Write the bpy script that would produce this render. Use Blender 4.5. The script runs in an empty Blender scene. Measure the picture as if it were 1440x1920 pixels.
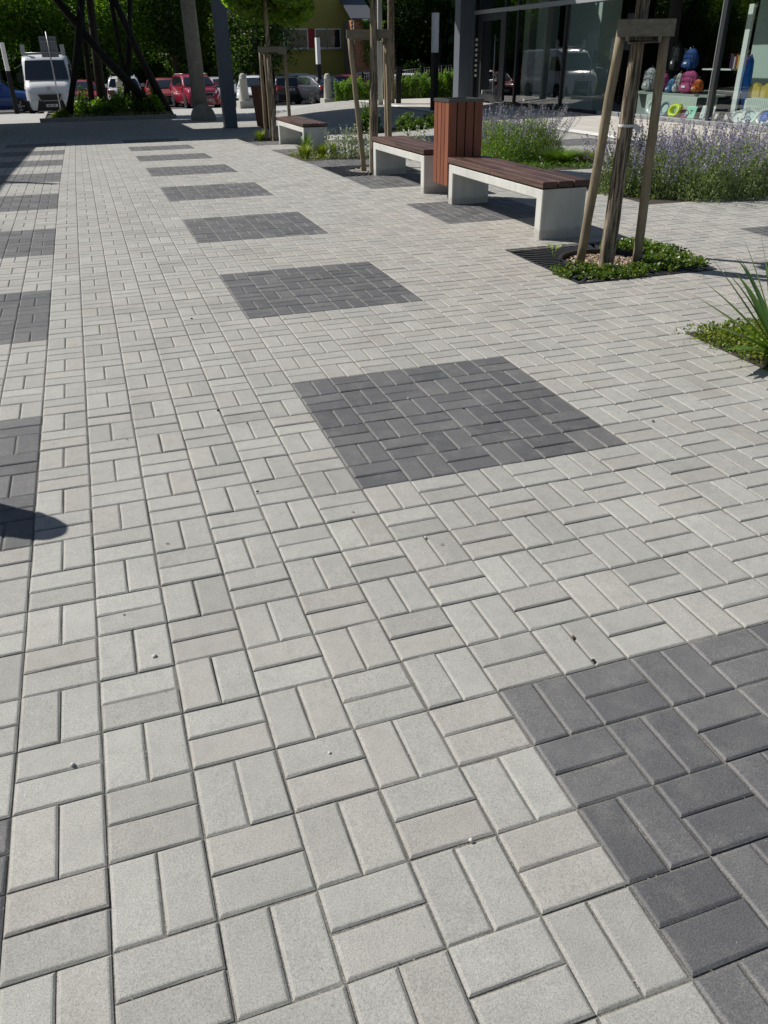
import bpy, math, random
import numpy as np
from mathutils import Vector, Matrix

random.seed(7)
rs = np.random.RandomState(11)
D = bpy.data
scene = bpy.context.scene
COL = scene.collection

# ------------------------------------------------------------------ camera, world, sun, exposure
CAM = np.array([-0.78513, -1.40942, 1.46359])
YAW, PITCH, ROLL = 0.32342, 0.52175, -0.01344
FPX = 1488.60136
def cam_axes():
    cy, sy, cp, sp = math.cos(YAW), math.sin(YAW), math.cos(PITCH), math.sin(PITCH)
    F = np.array([sy * cp, cy * cp, -sp]); R = np.array([cy, -sy, 0.0]); U = np.cross(R, F)
    cr, sr = math.cos(ROLL), math.sin(ROLL)
    return R * cr + U * sr, U * cr - R * sr, F
AR, AU, AF = cam_axes()
cd = D.cameras.new('camera'); cam = D.objects.new('camera', cd); COL.objects.link(cam)
cd.sensor_fit = 'HORIZONTAL'; cd.sensor_width = 36.0; cd.lens = 36.0 * FPX / 1440.0
cd.clip_start = 0.05; cd.clip_end = 600
M = Matrix.Identity(4)
for i in range(3):
    M[i][0], M[i][1], M[i][2], M[i][3] = AR[i], AU[i], -AF[i], CAM[i]
cam.matrix_world = M
scene.camera = cam

SUN_EL, SUN_AZ = math.radians(45), math.atan2(0.65, -0.76)      # direction towards the sun
sdir = Vector((math.cos(SUN_EL) * math.cos(SUN_AZ), math.cos(SUN_EL) * math.sin(SUN_AZ), math.sin(SUN_EL)))
W = D.worlds.new('World'); scene.world = W; W.use_nodes = True
wn = W.node_tree; wn.nodes.clear()
sky = wn.nodes.new('ShaderNodeTexSky'); sky.sky_type = 'NISHITA'; sky.sun_disc = False
sky.sun_elevation = SUN_EL; sky.sun_rotation = math.atan2(sdir.x, sdir.y)
bg = wn.nodes.new('ShaderNodeBackground'); bg.inputs[1].default_value = 0.062
wo = wn.nodes.new('ShaderNodeOutputWorld')
wn.links.new(sky.outputs[0], bg.inputs[0]); wn.links.new(bg.outputs[0], wo.inputs[0])
sl = D.lights.new('sun', 'SUN'); sl.energy = 5.0; sl.angle = math.radians(0.45); sl.color = (1.0, 0.96, 0.9)
so = D.objects.new('sun', sl); COL.objects.link(so)
so.rotation_euler = sdir.to_track_quat('Z', 'Y').to_euler(); so.location = (-20, 20, 30)
scene.view_settings.view_transform = 'Standard'; scene.view_settings.look = 'None'
scene.view_settings.exposure = 0.12; scene.view_settings.gamma = 1.0
scene.view_settings.use_curve_mapping = False
try:
    scene.cycles.use_denoising = True
    scene.cycles.max_bounces = 8; scene.cycles.transparent_max_bounces = 16
    scene.cycles.caustics_reflective = False; scene.cycles.caustics_refractive = False
except Exception:
    pass

# ------------------------------------------------------------------ ground height
def _sm(t):
    t = np.clip(t, 0.0, 1.0); return t * t * (3 - 2 * t)
def gz(x, y):
    x = np.asarray(x, float); y = np.maximum(np.asarray(y, float), -3.0)
    f = np.where(y < 12.6, .0023 * y * y - .00017 * y ** 3, .0251 - .023 * (y - 12.6))
    l = np.maximum(f, .05)
    f = np.maximum(f, -2.2)
    return f + (l - f) * _sm((x - 5.0) / 4.0) * (1 - _sm((y - 29) / 10.0))
def gzf(x, y): return float(gz(x, y))
def project(P):
    d = np.asarray(P, float) - CAM
    c = d @ AF
    return 720 + FPX * (d @ AR) / c, 960 - FPX * (d @ AU) / c, c

# ------------------------------------------------------------------ mesh helpers
class MB:
    """collects polygons"""
    def __init__(s): s.v = []; s.f = []; s.m = []; s.sm = []
    def add(s, vs, fs, mi=0, smooth=False):
        o = len(s.v); s.v.extend([tuple(v) for v in vs])
        for f in fs: s.f.append(tuple(i + o for i in f)); s.m.append(mi); s.sm.append(smooth)
        return s
    def box(s, x0, x1, y0, y1, z0, z1, mi=0, bev=0.0):
        if bev <= 0:
            v = [(x0,y0,z0),(x1,y0,z0),(x1,y1,z0),(x0,y1,z0),(x0,y0,z1),(x1,y0,z1),(x1,y1,z1),(x0,y1,z1)]
            return s.add(v, [(0,3,2,1),(4,5,6,7),(0,1,5,4),(1,2,6,5),(2,3,7,6),(3,0,4,7)], mi)
        b = bev; v = []
        for z, i in ((z0, b), (z0 + b, 0), (z1 - b, 0), (z1, b)):
            X0, X1, Y0, Y1 = x0 + i, x1 - i, y0 + i, y1 - i
            c = b * .6 if i == 0 else b * .4
            v += [(X0+c,Y0,z),(X1-c,Y0,z),(X1,Y0+c,z),(X1,Y1-c,z),(X1-c,Y1,z),(X0+c,Y1,z),(X0,Y1-c,z),(X0,Y0+c,z)]
        f = [tuple(range(7, -1, -1)), tuple(range(24, 32))]
        for k in range(3):
            for i in range(8):
                j = (i + 1) % 8; f.append((k*8+i, k*8+j, k*8+8+j, k*8+8+i))
        return s.add(v, f, mi)
    def obox(s, c, ax, ay, az, mi=0):
        """oriented box: centre, three half-extent vectors"""
        c, ax, ay, az = map(Vector, (c, ax, ay, az)); v = []
        for k in (-1, 1):
            for a, b in ((-1,-1),(1,-1),(1,1),(-1,1)): v.append(c + ax*a + ay*b + az*k)
        return s.add(v, [(0,3,2,1),(4,5,6,7),(0,1,5,4),(1,2,6,5),(2,3,7,6),(3,0,4,7)], mi)
    def tube(s, pts, rads, n=10, mi=0, cap=True, wob=0.0, seed=0, smooth=True):
        pts = [Vector(p) for p in pts]; r = random.Random(seed); v = []
        wv = [1 + r.uniform(-wob, wob) for _ in range(n)]
        for i, p in enumerate(pts):
            t = (pts[min(i+1, len(pts)-1)] - pts[max(i-1, 0)]).normalized()
            a = Vector((0, 0, 1)) if abs(t.z) < .9 else Vector((1, 0, 0))
            u = t.cross(a).normalized(); w = t.cross(u)
            for k in range(n):
                an = 2 * math.pi * k / n
                rr = rads[i] * (wv[k] + r.uniform(-wob, wob) * .4)
                v.append(p + u * (math.cos(an) * rr) + w * (math.sin(an) * rr))
        f = []
        for i in range(len(pts) - 1):
            for k in range(n):
                j = (k + 1) % n; f.append((i*n+k, i*n+j, (i+1)*n+j, (i+1)*n+k))
        o = len(s.v); s.add(v, f, mi, smooth)
        if cap:
            s.f.append(tuple(o + k for k in range(n - 1, -1, -1))); s.m.append(mi); s.sm.append(False)
            s.f.append(tuple(o + (len(pts)-1)*n + k for k in range(n))); s.m.append(mi); s.sm.append(False)
        return s
    def lathe(s, prof, n=24, mi=0, c=(0, 0, 0), smooth=True):
        v = []; f = []
        for r, z in prof:
            for k in range(n):
                a = 2*math.pi*k/n; v.append((c[0] + r*math.cos(a), c[1] + r*math.sin(a), c[2] + z))
        for i in range(len(prof)-1):
            for k in range(n):
                j = (k+1) % n; f.append((i*n+k, i*n+j, (i+1)*n+j, (i+1)*n+k))
        return s.add(v, f, mi, smooth)
    def prism(s, poly, axis, a, b, mi=0):
        """polygon of (p,q) extruded along axis between a and b"""
        def m(p, q, t): return {'x': (t, p, q), 'y': (p, t, q), 'z': (p, q, t)}[axis]
        n = len(poly)
        v = [m(p, q, a) for p, q in poly] + [m(p, q, b) for p, q in poly]
        f = [tuple(range(n-1, -1, -1)), tuple(range(n, 2*n))] + [(i, (i+1) % n, n+(i+1) % n, n+i) for i in range(n)]
        return s.add(v, f, mi)
    def build(s, name, mats, parent=None, loc=None, rot=None):
        me = D.meshes.new(name); me.from_pydata(s.v, [], s.f)
        if not isinstance(mats, (list, tuple)): mats = [mats]
        for m in mats: me.materials.append(m)
        me.polygons.foreach_set('material_index', s.m); me.polygons.foreach_set('use_smooth', s.sm)
        me.update()
        return link(name, me, parent, loc, rot)

def link(name, me, parent=None, loc=None, rot=None):
    o = D.objects.new(name, me); COL.objects.link(o)
    if parent is not None: o.parent = parent
    if loc is not None: o.location = loc
    if rot is not None: o.rotation_euler = rot
    return o
def npmesh(name, V, Fq, mats, mi=None, smooth=False):
    """numpy verts (n,3) and quad faces (m,4)"""
    me = D.meshes.new(name); V = np.ascontiguousarray(V, dtype=np.float32); Fq = np.ascontiguousarray(Fq, dtype=np.int32)
    k = Fq.shape[1]
    me.vertices.add(len(V)); me.vertices.foreach_set('co', V.ravel())
    me.loops.add(Fq.size); me.loops.foreach_set('vertex_index', Fq.ravel())
    me.polygons.add(len(Fq)); me.polygons.foreach_set('loop_start', np.arange(0, Fq.size, k, dtype=np.int32))
    me.polygons.foreach_set('loop_total', np.full(len(Fq), k, dtype=np.int32))
    if not isinstance(mats, (list, tuple)): mats = [mats]
    for m in mats: me.materials.append(m)
    if mi is not None: me.polygons.foreach_set('material_index', np.asarray(mi, dtype=np.int32))
    me.polygons.foreach_set('use_smooth', np.full(len(Fq), bool(smooth)))
    me.update(calc_edges=True)
    return me
def tag(o, label=None, cat=None, group=None, kind=None):
    if label: o['label'] = label
    if cat: o['category'] = cat
    if group: o['group'] = group
    if kind: o['kind'] = kind
    return o
def thing(name, label, cat, loc, rotz=0.0, group=None):
    o = D.objects.new(name, None); COL.objects.link(o); o.location = loc; o.rotation_euler = (0, 0, rotz)
    o.empty_display_size = .1
    return tag(o, label, cat, group)
def copy_tree(o, parent=None):
    c = o.copy(); COL.objects.link(c)
    if parent is not None: c.parent = parent
    for ch in list(o.children): copy_tree(ch, c)
    return c

# ------------------------------------------------------------------ materials
def nm(name):
    m = D.materials.new(name); m.use_nodes = True; nt = m.node_tree; nt.nodes.clear()
    out = nt.nodes.new('ShaderNodeOutputMaterial'); p = nt.nodes.new('ShaderNodeBsdfPrincipled')
    nt.links.new(p.outputs[0], out.inputs[0]); return m, nt, p, out
def N(nt, t, **k):
    n = nt.nodes.new(t)
    for a, b in k.items():
        if a.startswith('i_'): n.inputs[a[2:].replace('_', ' ')].default_value = b
        else: setattr(n, a, b)
    return n
def mixc(nt, fac, a, b, mode='MIX'):
    n = nt.nodes.new('ShaderNodeMix'); n.data_type = 'RGBA'; n.blend_type = mode
    for sock, val in ((n.inputs[0], fac), (n.inputs[6], a), (n.inputs[7], b)):
        if hasattr(val, 'is_output'): nt.links.new(val, sock)
        else: sock.default_value = val if not isinstance(val, tuple) else (*val[:3], 1)
    return n.outputs[2]
def ramp(nt, src, stops):
    n = nt.nodes.new('ShaderNodeValToRGB'); e = n.color_ramp.elements
    while len(e) < len(stops): e.new(.5)
    for el, (p, c) in zip(e, stops):
        el.position = p; el.color = (*c, 1) if isinstance(c, tuple) else (c, c, c, 1)
    nt.links.new(src, n.inputs[0]); return n.outputs[0]
def noise(nt, scale, co, detail=3, rough=.5, ntype=None):
    n = nt.nodes.new('ShaderNodeTexNoise'); n.inputs['Scale'].default_value = scale
    n.inputs['Detail'].default_value = detail; n.inputs['Roughness'].default_value = rough
    nt.links.new(co, n.inputs['Vector']); return n.outputs[0]
def bump(nt, p, h, strength=.3, dist=.002):
    b = nt.nodes.new('ShaderNodeBump'); b.inputs['Strength'].default_value = strength; b.inputs['Distance'].default_value = dist
    nt.links.new(h, b.inputs['Height']); nt.links.new(b.outputs[0], p.inputs['Normal'])
def basic(name, col, rough=.6, metal=0.0, var=0.0, vscale=6, bumps=0.0, bscale=200, spec=.4, bdist=.002):
    m, nt, p, out = nm(name)
    p.inputs['Base Color'].default_value = (*col, 1); p.inputs['Roughness'].default_value = rough
    p.inputs['Metallic'].default_value = metal; p.inputs['Specular IOR Level'].default_value = spec
    if var or bumps:
        tc = N(nt, 'ShaderNodeTexCoord').outputs['Object']
        if var:
            r = ramp(nt, noise(nt, vscale, tc, 6, .65), [(.3, tuple(c * (1 - var) for c in col)), (.7, tuple(min(1, c * (1 + var)) for c in col))])
            nt.links.new(r, p.inputs['Base Color'])
        if bumps: bump(nt, p, noise(nt, bscale, tc, 4, .6), bumps, bdist)
    return m

def paver_mat(name, base, dark):
    m, nt, p, out = nm(name)
    geo = N(nt, 'ShaderNodeNewGeometry'); pos = geo.outputs['Position']
    oi = N(nt, 'ShaderNodeObjectInfo'); at = N(nt, 'ShaderNodeAttribute', attribute_name='rnd')
    add = N(nt, 'ShaderNodeMath', operation='ADD'); nt.links.new(oi.outputs['Random'], add.inputs[0]); nt.links.new(at.outputs['Fac'], add.inputs[1])
    fr = N(nt, 'ShaderNodeMath', operation='FRACT'); nt.links.new(add.outputs[0], fr.inputs[0])
    mul = N(nt, 'ShaderNodeMath', operation='MULTIPLY'); nt.links.new(fr.outputs[0], mul.inputs[0]); mul.inputs[1].default_value = 7.31
    fr2 = N(nt, 'ShaderNodeMath', operation='FRACT'); nt.links.new(mul.outputs[0], fr2.inputs[0])
    b = base
    if dark: st = [(0, (b*.82, b*.83, b*.86)), (.5, (b, b*1.0, b*1.035)), (1, (b*1.22, b*1.21, b*1.22))]
    else: st = [(0, (b*.84, b*.83, b*.765)), (.22, (b*.95, b*.945, b*.875)), (.78, (b*1.01, b*1.005, b*.93)), (1, (b*1.08, b*1.075, b*.99))]
    c = ramp(nt, fr.outputs[0], st)
    if not dark:      # some pavers lean to pink-brown
        f = ramp(nt, fr2.outputs[0], [(.58, 0.0), (1.0, .38)])
        c = mixc(nt, f, c, (b*.99, b*.91, b*.82))
    # warm sandy soiling patch around the benches and cloudy wear
    big = noise(nt, .55, pos, 4, .6)
    if not dark:
        sx = N(nt, 'ShaderNodeVectorMath', operation='DISTANCE'); nt.links.new(pos, sx.inputs[0]); sx.inputs[1].default_value = (2.6, 4.6, 0)
        mr = N(nt, 'ShaderNodeMapRange'); nt.links.new(sx.outputs['Value'], mr.inputs[0])
        mr.inputs[1].default_value = 3.4; mr.inputs[2].default_value = .3; mr.inputs[3].default_value = 0; mr.inputs[4].default_value = 1
        mm = N(nt, 'ShaderNodeMath', operation='MULTIPLY'); nt.links.new(mr.outputs[0], mm.inputs[0])
        nt.links.new(ramp(nt, big, [(.35, .1), (.65, .8)]), mm.inputs[1])
        c = mixc(nt, mm.outputs[0], c, (.62, .53, .42), 'MULTIPLY') if False else mixc(nt, mm.outputs[0], c, (b*1.04, b*.95, b*.84))
    cl = ramp(nt, noise(nt, 2.2, pos, 5, .6), [(.25, .87), (.75, 1.09)])
    if dark:   # pale dusty scuffs in the middle of some blocks
        du = ramp(nt, noise(nt, 9, pos, 4, .6), [(.5, 0.0), (.75, .4)]); c = mixc(nt, du, c, (.21, .205, .195))
    c = mixc(nt, 1.0, c, cl, 'MULTIPLY')
    bl = ramp(nt, noise(nt, 22, pos, 4, .65), [(.2, .88), (.5, 1.0), (.8, 1.08)])
    c = mixc(nt, 1.0, c, bl, 'MULTIPLY')
    # fine sand grain
    gr = noise(nt, 300, pos, 3, .75)
    c = mixc(nt, 1.0, c, ramp(nt, gr, [(.3, .62 if not dark else .6), (.5, 1.0), (.68, 1.25 if not dark else 1.6)]), 'MULTIPLY')
    # scattered pits and pale flecks
    vo = N(nt, 'ShaderNodeTexVoronoi'); vo.inputs['Scale'].default_value = 75; nt.links.new(pos, vo.inputs['Vector'])
    fleck = ramp(nt, vo.outputs['Distance'], [(.05, 1.0), (.10, 0.0)])
    sel = N(nt, 'ShaderNodeSeparateColor'); nt.links.new(vo.outputs['Color'], sel.inputs[0])
    s1 = ramp(nt, sel.outputs[0], [(.90, 0.0), (.92, 1.0)]); s2 = ramp(nt, sel.outputs[1], [(.86, 0.0), (.88, 1.0)])
    f1 = mixc(nt, 1.0, fleck, s1, 'MULTIPLY'); f2 = mixc(nt, 1.0, fleck, s2, 'MULTIPLY')
    c = mixc(nt, f1, c, (b*1.7, b*1.7, b*1.65) if not dark else (.42, .42, .42))
    c = mixc(nt, f2, c, (b*.35, b*.33, b*.3))
    # soiling on faces that tilt (the chamfers)
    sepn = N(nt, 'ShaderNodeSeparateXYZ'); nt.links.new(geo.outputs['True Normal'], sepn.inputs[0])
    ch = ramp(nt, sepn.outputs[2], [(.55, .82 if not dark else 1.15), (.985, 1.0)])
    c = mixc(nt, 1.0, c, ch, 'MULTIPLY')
    nt.links.new(c, p.inputs['Base Color'])
    p.inputs['Roughness'].default_value = .7 if not dark else .6
    p.inputs['Specular IOR Level'].default_value = .45
    hb = N(nt, 'ShaderNodeMath', operation='ADD'); nt.links.new(noise(nt, 380, pos, 3, .7), hb.inputs[0]); nt.links.new(noise(nt, 60, pos, 2, .6), hb.inputs[1])
    bump(nt, p, hb.outputs[0], .6, .0013)
    return m

def leaf_mat(name, c0, c1, trans=.45, rough=.5):
    m, nt, p, out = nm(name)
    geo = N(nt, 'ShaderNodeNewGeometry'); oi = N(nt, 'ShaderNodeObjectInfo')
    mid = tuple((a + b) / 2 for a, b in zip(c0, c1))
    c = ramp(nt, geo.outputs['Random Per Island'], [(0, c0), (.55, mid), (1, c1)])
    cl = ramp(nt, noise(nt, .9, geo.outputs['Position'], 3), [(.3, .75), (.7, 1.2)])
    c = mixc(nt, 1.0, c, cl, 'MULTIPLY')
    nt.links.new(c, p.inputs['Base Color']); p.inputs['Roughness'].default_value = rough
    tr = N(nt, 'ShaderNodeBsdfTranslucent')
    c2 = mixc(nt, 1.0, c, (1.5, 1.7, .5), 'MULTIPLY'); nt.links.new(c2, tr.inputs[0])
    mx = N(nt, 'ShaderNodeMixShader'); mx.inputs[0].default_value = trans
    nt.links.new(p.outputs[0], mx.inputs[1]); nt.links.new(tr.outputs[0], mx.inputs[2]); nt.links.new(mx.outputs[0], out.inputs[0])
    return m

def wood_mat(name, c0, c1, rough=.55, scale=(3, 60, 60), bumps=.4, spec=.4, bdist=.002, st=(.3, .7)):
    m, nt, p, out = nm(name)
    tc = N(nt, 'ShaderNodeTexCoord'); mp = N(nt, 'ShaderNodeMapping'); mp.inputs['Scale'].default_value = scale
    nt.links.new(tc.outputs['Object'], mp.inputs[0])
    n1 = noise(nt, 1.0, mp.outputs[0], 5, .65)
    c = ramp(nt, n1, [(st[0], c0), (st[1], c1)])
    oi = N(nt, 'ShaderNodeObjectInfo'); v = ramp(nt, oi.outputs['Random'], [(0, .82), (1, 1.15)])
    c = mixc(nt, 1.0, c, v, 'MULTIPLY')
    nt.links.new(c, p.inputs['Base Color']); p.inputs['Roughness'].default_value = rough; p.inputs['Specular IOR Level'].default_value = spec
    bump(nt, p, n1, bumps, bdist); return m

def glass_mat(name, tint=(.75, .82, .80), refl=1.0, base=.105):
    m, nt, p, out = nm(name); nt.nodes.remove(p)
    t = N(nt, 'ShaderNodeBsdfTransparent'); t.inputs[0].default_value = (*tint, 1)
    g = N(nt, 'ShaderNodeBsdfGlossy'); g.inputs['Roughness'].default_value = .004; g.inputs[0].default_value = (refl, refl, refl, 1)
    lw = N(nt, 'ShaderNodeLayerWeight'); lw.inputs[0].default_value = .5
    pw = N(nt, 'ShaderNodeMath', operation='POWER'); nt.links.new(lw.outputs['Facing'], pw.inputs[0]); pw.inputs[1].default_value = 4.0
    ad = N(nt, 'ShaderNodeMath', operation='MULTIPLY_ADD'); nt.links.new(pw.outputs[0], ad.inputs[0]); ad.inputs[1].default_value = 1.2; ad.inputs[2].default_value = base
    ad.use_clamp = True
    mx = N(nt, 'ShaderNodeMixShader'); nt.links.new(ad.outputs[0], mx.inputs[0]); nt.links.new(t.outputs[0], mx.inputs[1]); nt.links.new(g.outputs[0], mx.inputs[2])
    nt.links.new(mx.outputs[0], out.inputs[0]); return m

PAV = paver_mat('light_paver', .36, False)
PAVD = paver_mat('dark_paver', .112, True)
def joint_mat():
    m, nt, p, out = nm('joint_sand'); pos = N(nt, 'ShaderNodeNewGeometry').outputs['Position']
    c = ramp(nt, noise(nt, 300, pos, 4, .7), [(.3, (.06, .056, .05)), (.48, (.155, .148, .13)), (.7, (.36, .345, .30))])
    c = mixc(nt, ramp(nt, noise(nt, 7, pos, 3), [(.5, 0.), (.7, .5)]), c, (.09, .10, .06))
    nt.links.new(c, p.inputs['Base Color']); p.inputs['Roughness'].default_value = .95
    bump(nt, p, noise(nt, 400, pos, 3, .7), .8, .003); return m
JOINT = joint_mat()
def soil_mat():
    m, nt, p, out = nm('soil'); pos = N(nt, 'ShaderNodeNewGeometry').outputs['Position']
    c = ramp(nt, noise(nt, 60, pos, 5, .7), [(.3, (.03, .024, .018)), (.6, (.085, .07, .052)), (.8, (.2, .18, .15))])
    nt.links.new(c, p.inputs['Base Color']); p.inputs['Roughness'].default_value = .95
    bump(nt, p, noise(nt, 90, pos, 5, .7), 1.0, .02); return m
SOIL = soil_mat()
def slab_mat(name, base, sc=9):
    m, nt, p, out = nm(name); pos = N(nt, 'ShaderNodeNewGeometry').outputs['Position']
    at = N(nt, 'ShaderNodeAttribute', attribute_name='rnd')
    c = ramp(nt, at.outputs['Fac'], [(0, tuple(b*.93 for b in base)), (1, tuple(b*1.05 for b in base))])
    c = mixc(nt, 1.0, c, ramp(nt, noise(nt, sc, pos, 5, .65), [(.25, .88), (.75, 1.08)]), 'MULTIPLY')
    c = mixc(nt, 1.0, c, ramp(nt, noise(nt, 300, pos, 2, .65), [(.3, .88), (.7, 1.1)]), 'MULTIPLY')
    nt.links.new(c, p.inputs['Base Color']); p.inputs['Roughness'].default_value = .85
    bump(nt, p, noise(nt, 300, pos, 2), .3, .001); return m
SLAB = slab_mat('beige_slab', (.50, .475, .43)); SLABW = slab_mat('white_strip_slab', (.74, .735, .71))
FARPAVE = slab_mat('pale_far_paving', (.42, .415, .395), 1.2); ASPH = slab_mat('asphalt', (.085, .085, .088), 2)
def conc_mat():
    m, nt, p, out = nm('bench_concrete'); tc = N(nt, 'ShaderNodeTexCoord').outputs['Object']
    mp = N(nt, 'ShaderNodeMapping'); mp.inputs['Scale'].default_value = (14, 14, 1.3); nt.links.new(tc, mp.inputs[0])
    c = ramp(nt, noise(nt, 3.5, tc, 5, .6), [(.3, (.55, .55, .51)), (.7, (.66, .66, .625))])
    c = mixc(nt, 1.0, c, ramp(nt, noise(nt, 1, mp.outputs[0], 4, .6), [(.3, .86), (.6, 1.0)]), 'MULTIPLY')
    sp = N(nt, 'ShaderNodeSeparateXYZ'); nt.links.new(tc, sp.inputs[0])
    ad = N(nt, 'ShaderNodeMath', operation='MULTIPLY_ADD'); nt.links.new(noise(nt, 18, tc, 4, .7), ad.inputs[0]); ad.inputs[1].default_value = -.12; nt.links.new(sp.outputs[2], ad.inputs[2])
    f = ramp(nt, ad.outputs[0], [(0.0, .38), (.03, 0.0)]); c = mixc(nt, f, c, (.22, .20, .17))
    vo = N(nt, 'ShaderNodeTexVoronoi'); vo.inputs['Scale'].default_value = 38; nt.links.new(tc, vo.inputs['Vector'])
    c = mixc(nt, ramp(nt, vo.outputs['Distance'], [(.04, .5), (.09, 0.0)]), c, (.30, .29, .27))
    nt.links.new(c, p.inputs['Base Color']); p.inputs['Roughness'].default_value = .8
    bump(nt, p, noise(nt, 120, tc, 4), .3, .001); return m
CONC = conc_mat()
STONE = basic('bollard_stone', (.40, .39, .35), .8, var=.12, vscale=5, bumps=.4, bscale=60)
OLDCONC = basic('old_concrete', (.33, .31, .27), .85, var=.2, vscale=5, bumps=.4, bscale=40)
KERB = basic('kerb_concrete', (.36, .35, .33), .85, var=.12, vscale=4, bumps=.3, bscale=60)
SEATW = wood_mat('oiled_seat_wood', (.048, .026, .020), (.150, .080, .060), .42, (42, 1.6, 42), .5, .5, .002, (.38, .64))
BINW = wood_mat('orange_stained_wood', (.17, .058, .033), (.27, .090, .046), .5, (60, 60, 3), .2)
STAKE = wood_mat('weathered_stake_wood', (.17, .135, .085), (.34, .28, .19), .75, (50, 50, 4), .6)
BARK = wood_mat('fissured_bark', (.085, .068, .05), (.42, .35, .26), .85, (60, 60, 4), 1.0, .2, .015, (.42, .58))
BOARDW = wood_mat('grey_board_wood', (.15, .13, .10), (.27, .24, .19), .8, (4, 60, 60), .4)
IRON = basic('cast_iron', (.035, .036, .04), .55, .3, var=.25, vscale=12, bumps=.3, bscale=150)
STEEL = basic('grey_painted_steel', (.115, .13, .155), .5, .0, var=.06, vscale=2, bumps=.05, bscale=60)
DARKM = basic('black_metal', (.012, .012, .014), .4, .2)
DMETAL = basic('dark_door_metal', (.045, .048, .052), .4, .3)
RIM = basic('bin_rim_metal', (.11, .11, .10), .45, .6)
WHITEP = basic('white_acrylic', (.86, .86, .84), .35)
GREYMETAL = basic('galvanised_metal', (.36, .37, .38), .45, .6)
RUBBER = basic('tyre_rubber', (.018, .018, .018), .85)
RIMM = basic('alloy_rim', (.32, .33, .34), .3, .8)
BLACKP = basic('black_plastic', (.015, .015, .016), .5)
CARGLASS = basic('car_glass', (.014, .02, .026), .04, spec=.9)
LAMPC = basic('headlamp_glass', (.5, .52, .54), .1, spec=.9)
LAMPR = basic('tail_lamp_red', (.45, .015, .02), .15, spec=.8)
PLATE = basic('number_plate_white', (.7, .7, .68), .4)
PLATEB = basic('number_plate_blue', (.02, .05, .28), .4)
LEAFY = leaf_mat('young_maple_leaf', (.09, .17, .02), (.20, .31, .04), .5)
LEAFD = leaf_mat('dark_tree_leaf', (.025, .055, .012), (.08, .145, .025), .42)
LEAFM = leaf_mat('mid_tree_leaf', (.07, .15, .018), (.22, .34, .045), .6)
GCOV = leaf_mat('groundcover_leaf', (.05, .10, .016), (.16, .26, .045), .35, .4)
GYEL = leaf_mat('yellow_groundcover_leaf', (.10, .14, .02), (.26, .30, .05), .35)
LAVL = leaf_mat('lavender_leaf', (.13, .17, .09), (.30, .36, .20), .35)
LAVG_ = leaf_mat('catmint_leaf', (.10, .17, .04), (.24, .34, .10), .4)
LAVF = leaf_mat('lavender_flower', (.17, .14, .38), (.40, .35, .60), .3)
SILV = leaf_mat('silver_leaf', (.25, .28, .22), (.50, .53, .46), .15)
YUC = leaf_mat('yucca_leaf', (.07, .14, .03), (.15, .26, .06), .25, .35)
HEDGE = leaf_mat('hedge_leaf', (.07, .15, .018), (.22, .34, .05), .4)
GLASS = glass_mat('shop_glass')
CHIP = basic('bark_chip', (.36, .27, .20), .85, var=.4, vscale=20)
def car_paint(name, col, rough=.22):
    m, nt, p, out = nm(name); p.inputs['Base Color'].default_value = (*col, 1); p.inputs['Roughness'].default_value = rough
    p.inputs['Coat Weight'].default_value = .7; p.inputs['Coat Roughness'].default_value = .05; return m

# ------------------------------------------------------------------ terrain sheet
def grid_sheet(name, xs, ys, dz, mat, kind='structure'):
    xs = np.asarray(xs, float); ys = np.asarray(ys, float); X, Y = np.meshgrid(xs, ys)
    V = np.stack([X, Y, gz(X, Y) + dz], -1).reshape(-1, 3); nx = len(xs)
    i = np.arange(len(ys) - 1)[:, None] * nx + np.arange(nx - 1)[None]; i = i.ravel()
    me = npmesh(name, V, np.stack([i, i + 1, i + nx + 1, i + nx], 1), mat, smooth=True)
    o = link(name, me); return tag(o, kind=kind)
far = grid_sheet('ground', np.concatenate([np.linspace(-220, -20, 20), np.linspace(-16, 34, 26), np.linspace(40, 240, 16)]),
                 np.concatenate([np.linspace(-120, -4, 8), np.linspace(-3, 60, 43), np.linspace(70, 300, 12)]), -.13, ASPH)
paving = grid_sheet('plaza_paving', np.linspace(-6.0, 8.8, 60), np.linspace(-3.2, 31.0, 130), -.0064, JOINT)
farpave = grid_sheet('far_paving', np.linspace(-14, 12.2, 40), np.linspace(31.02, 42.5, 18), -.004, FARPAVE)
grid_sheet('side_paving', np.linspace(-14, -6.02, 8), np.linspace(-3.2, 31.0, 40), -.004, FARPAVE)
grid_sheet('road', np.linspace(-30, 60, 46), np.linspace(42.7, 54, 12), -.09, ASPH)

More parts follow.
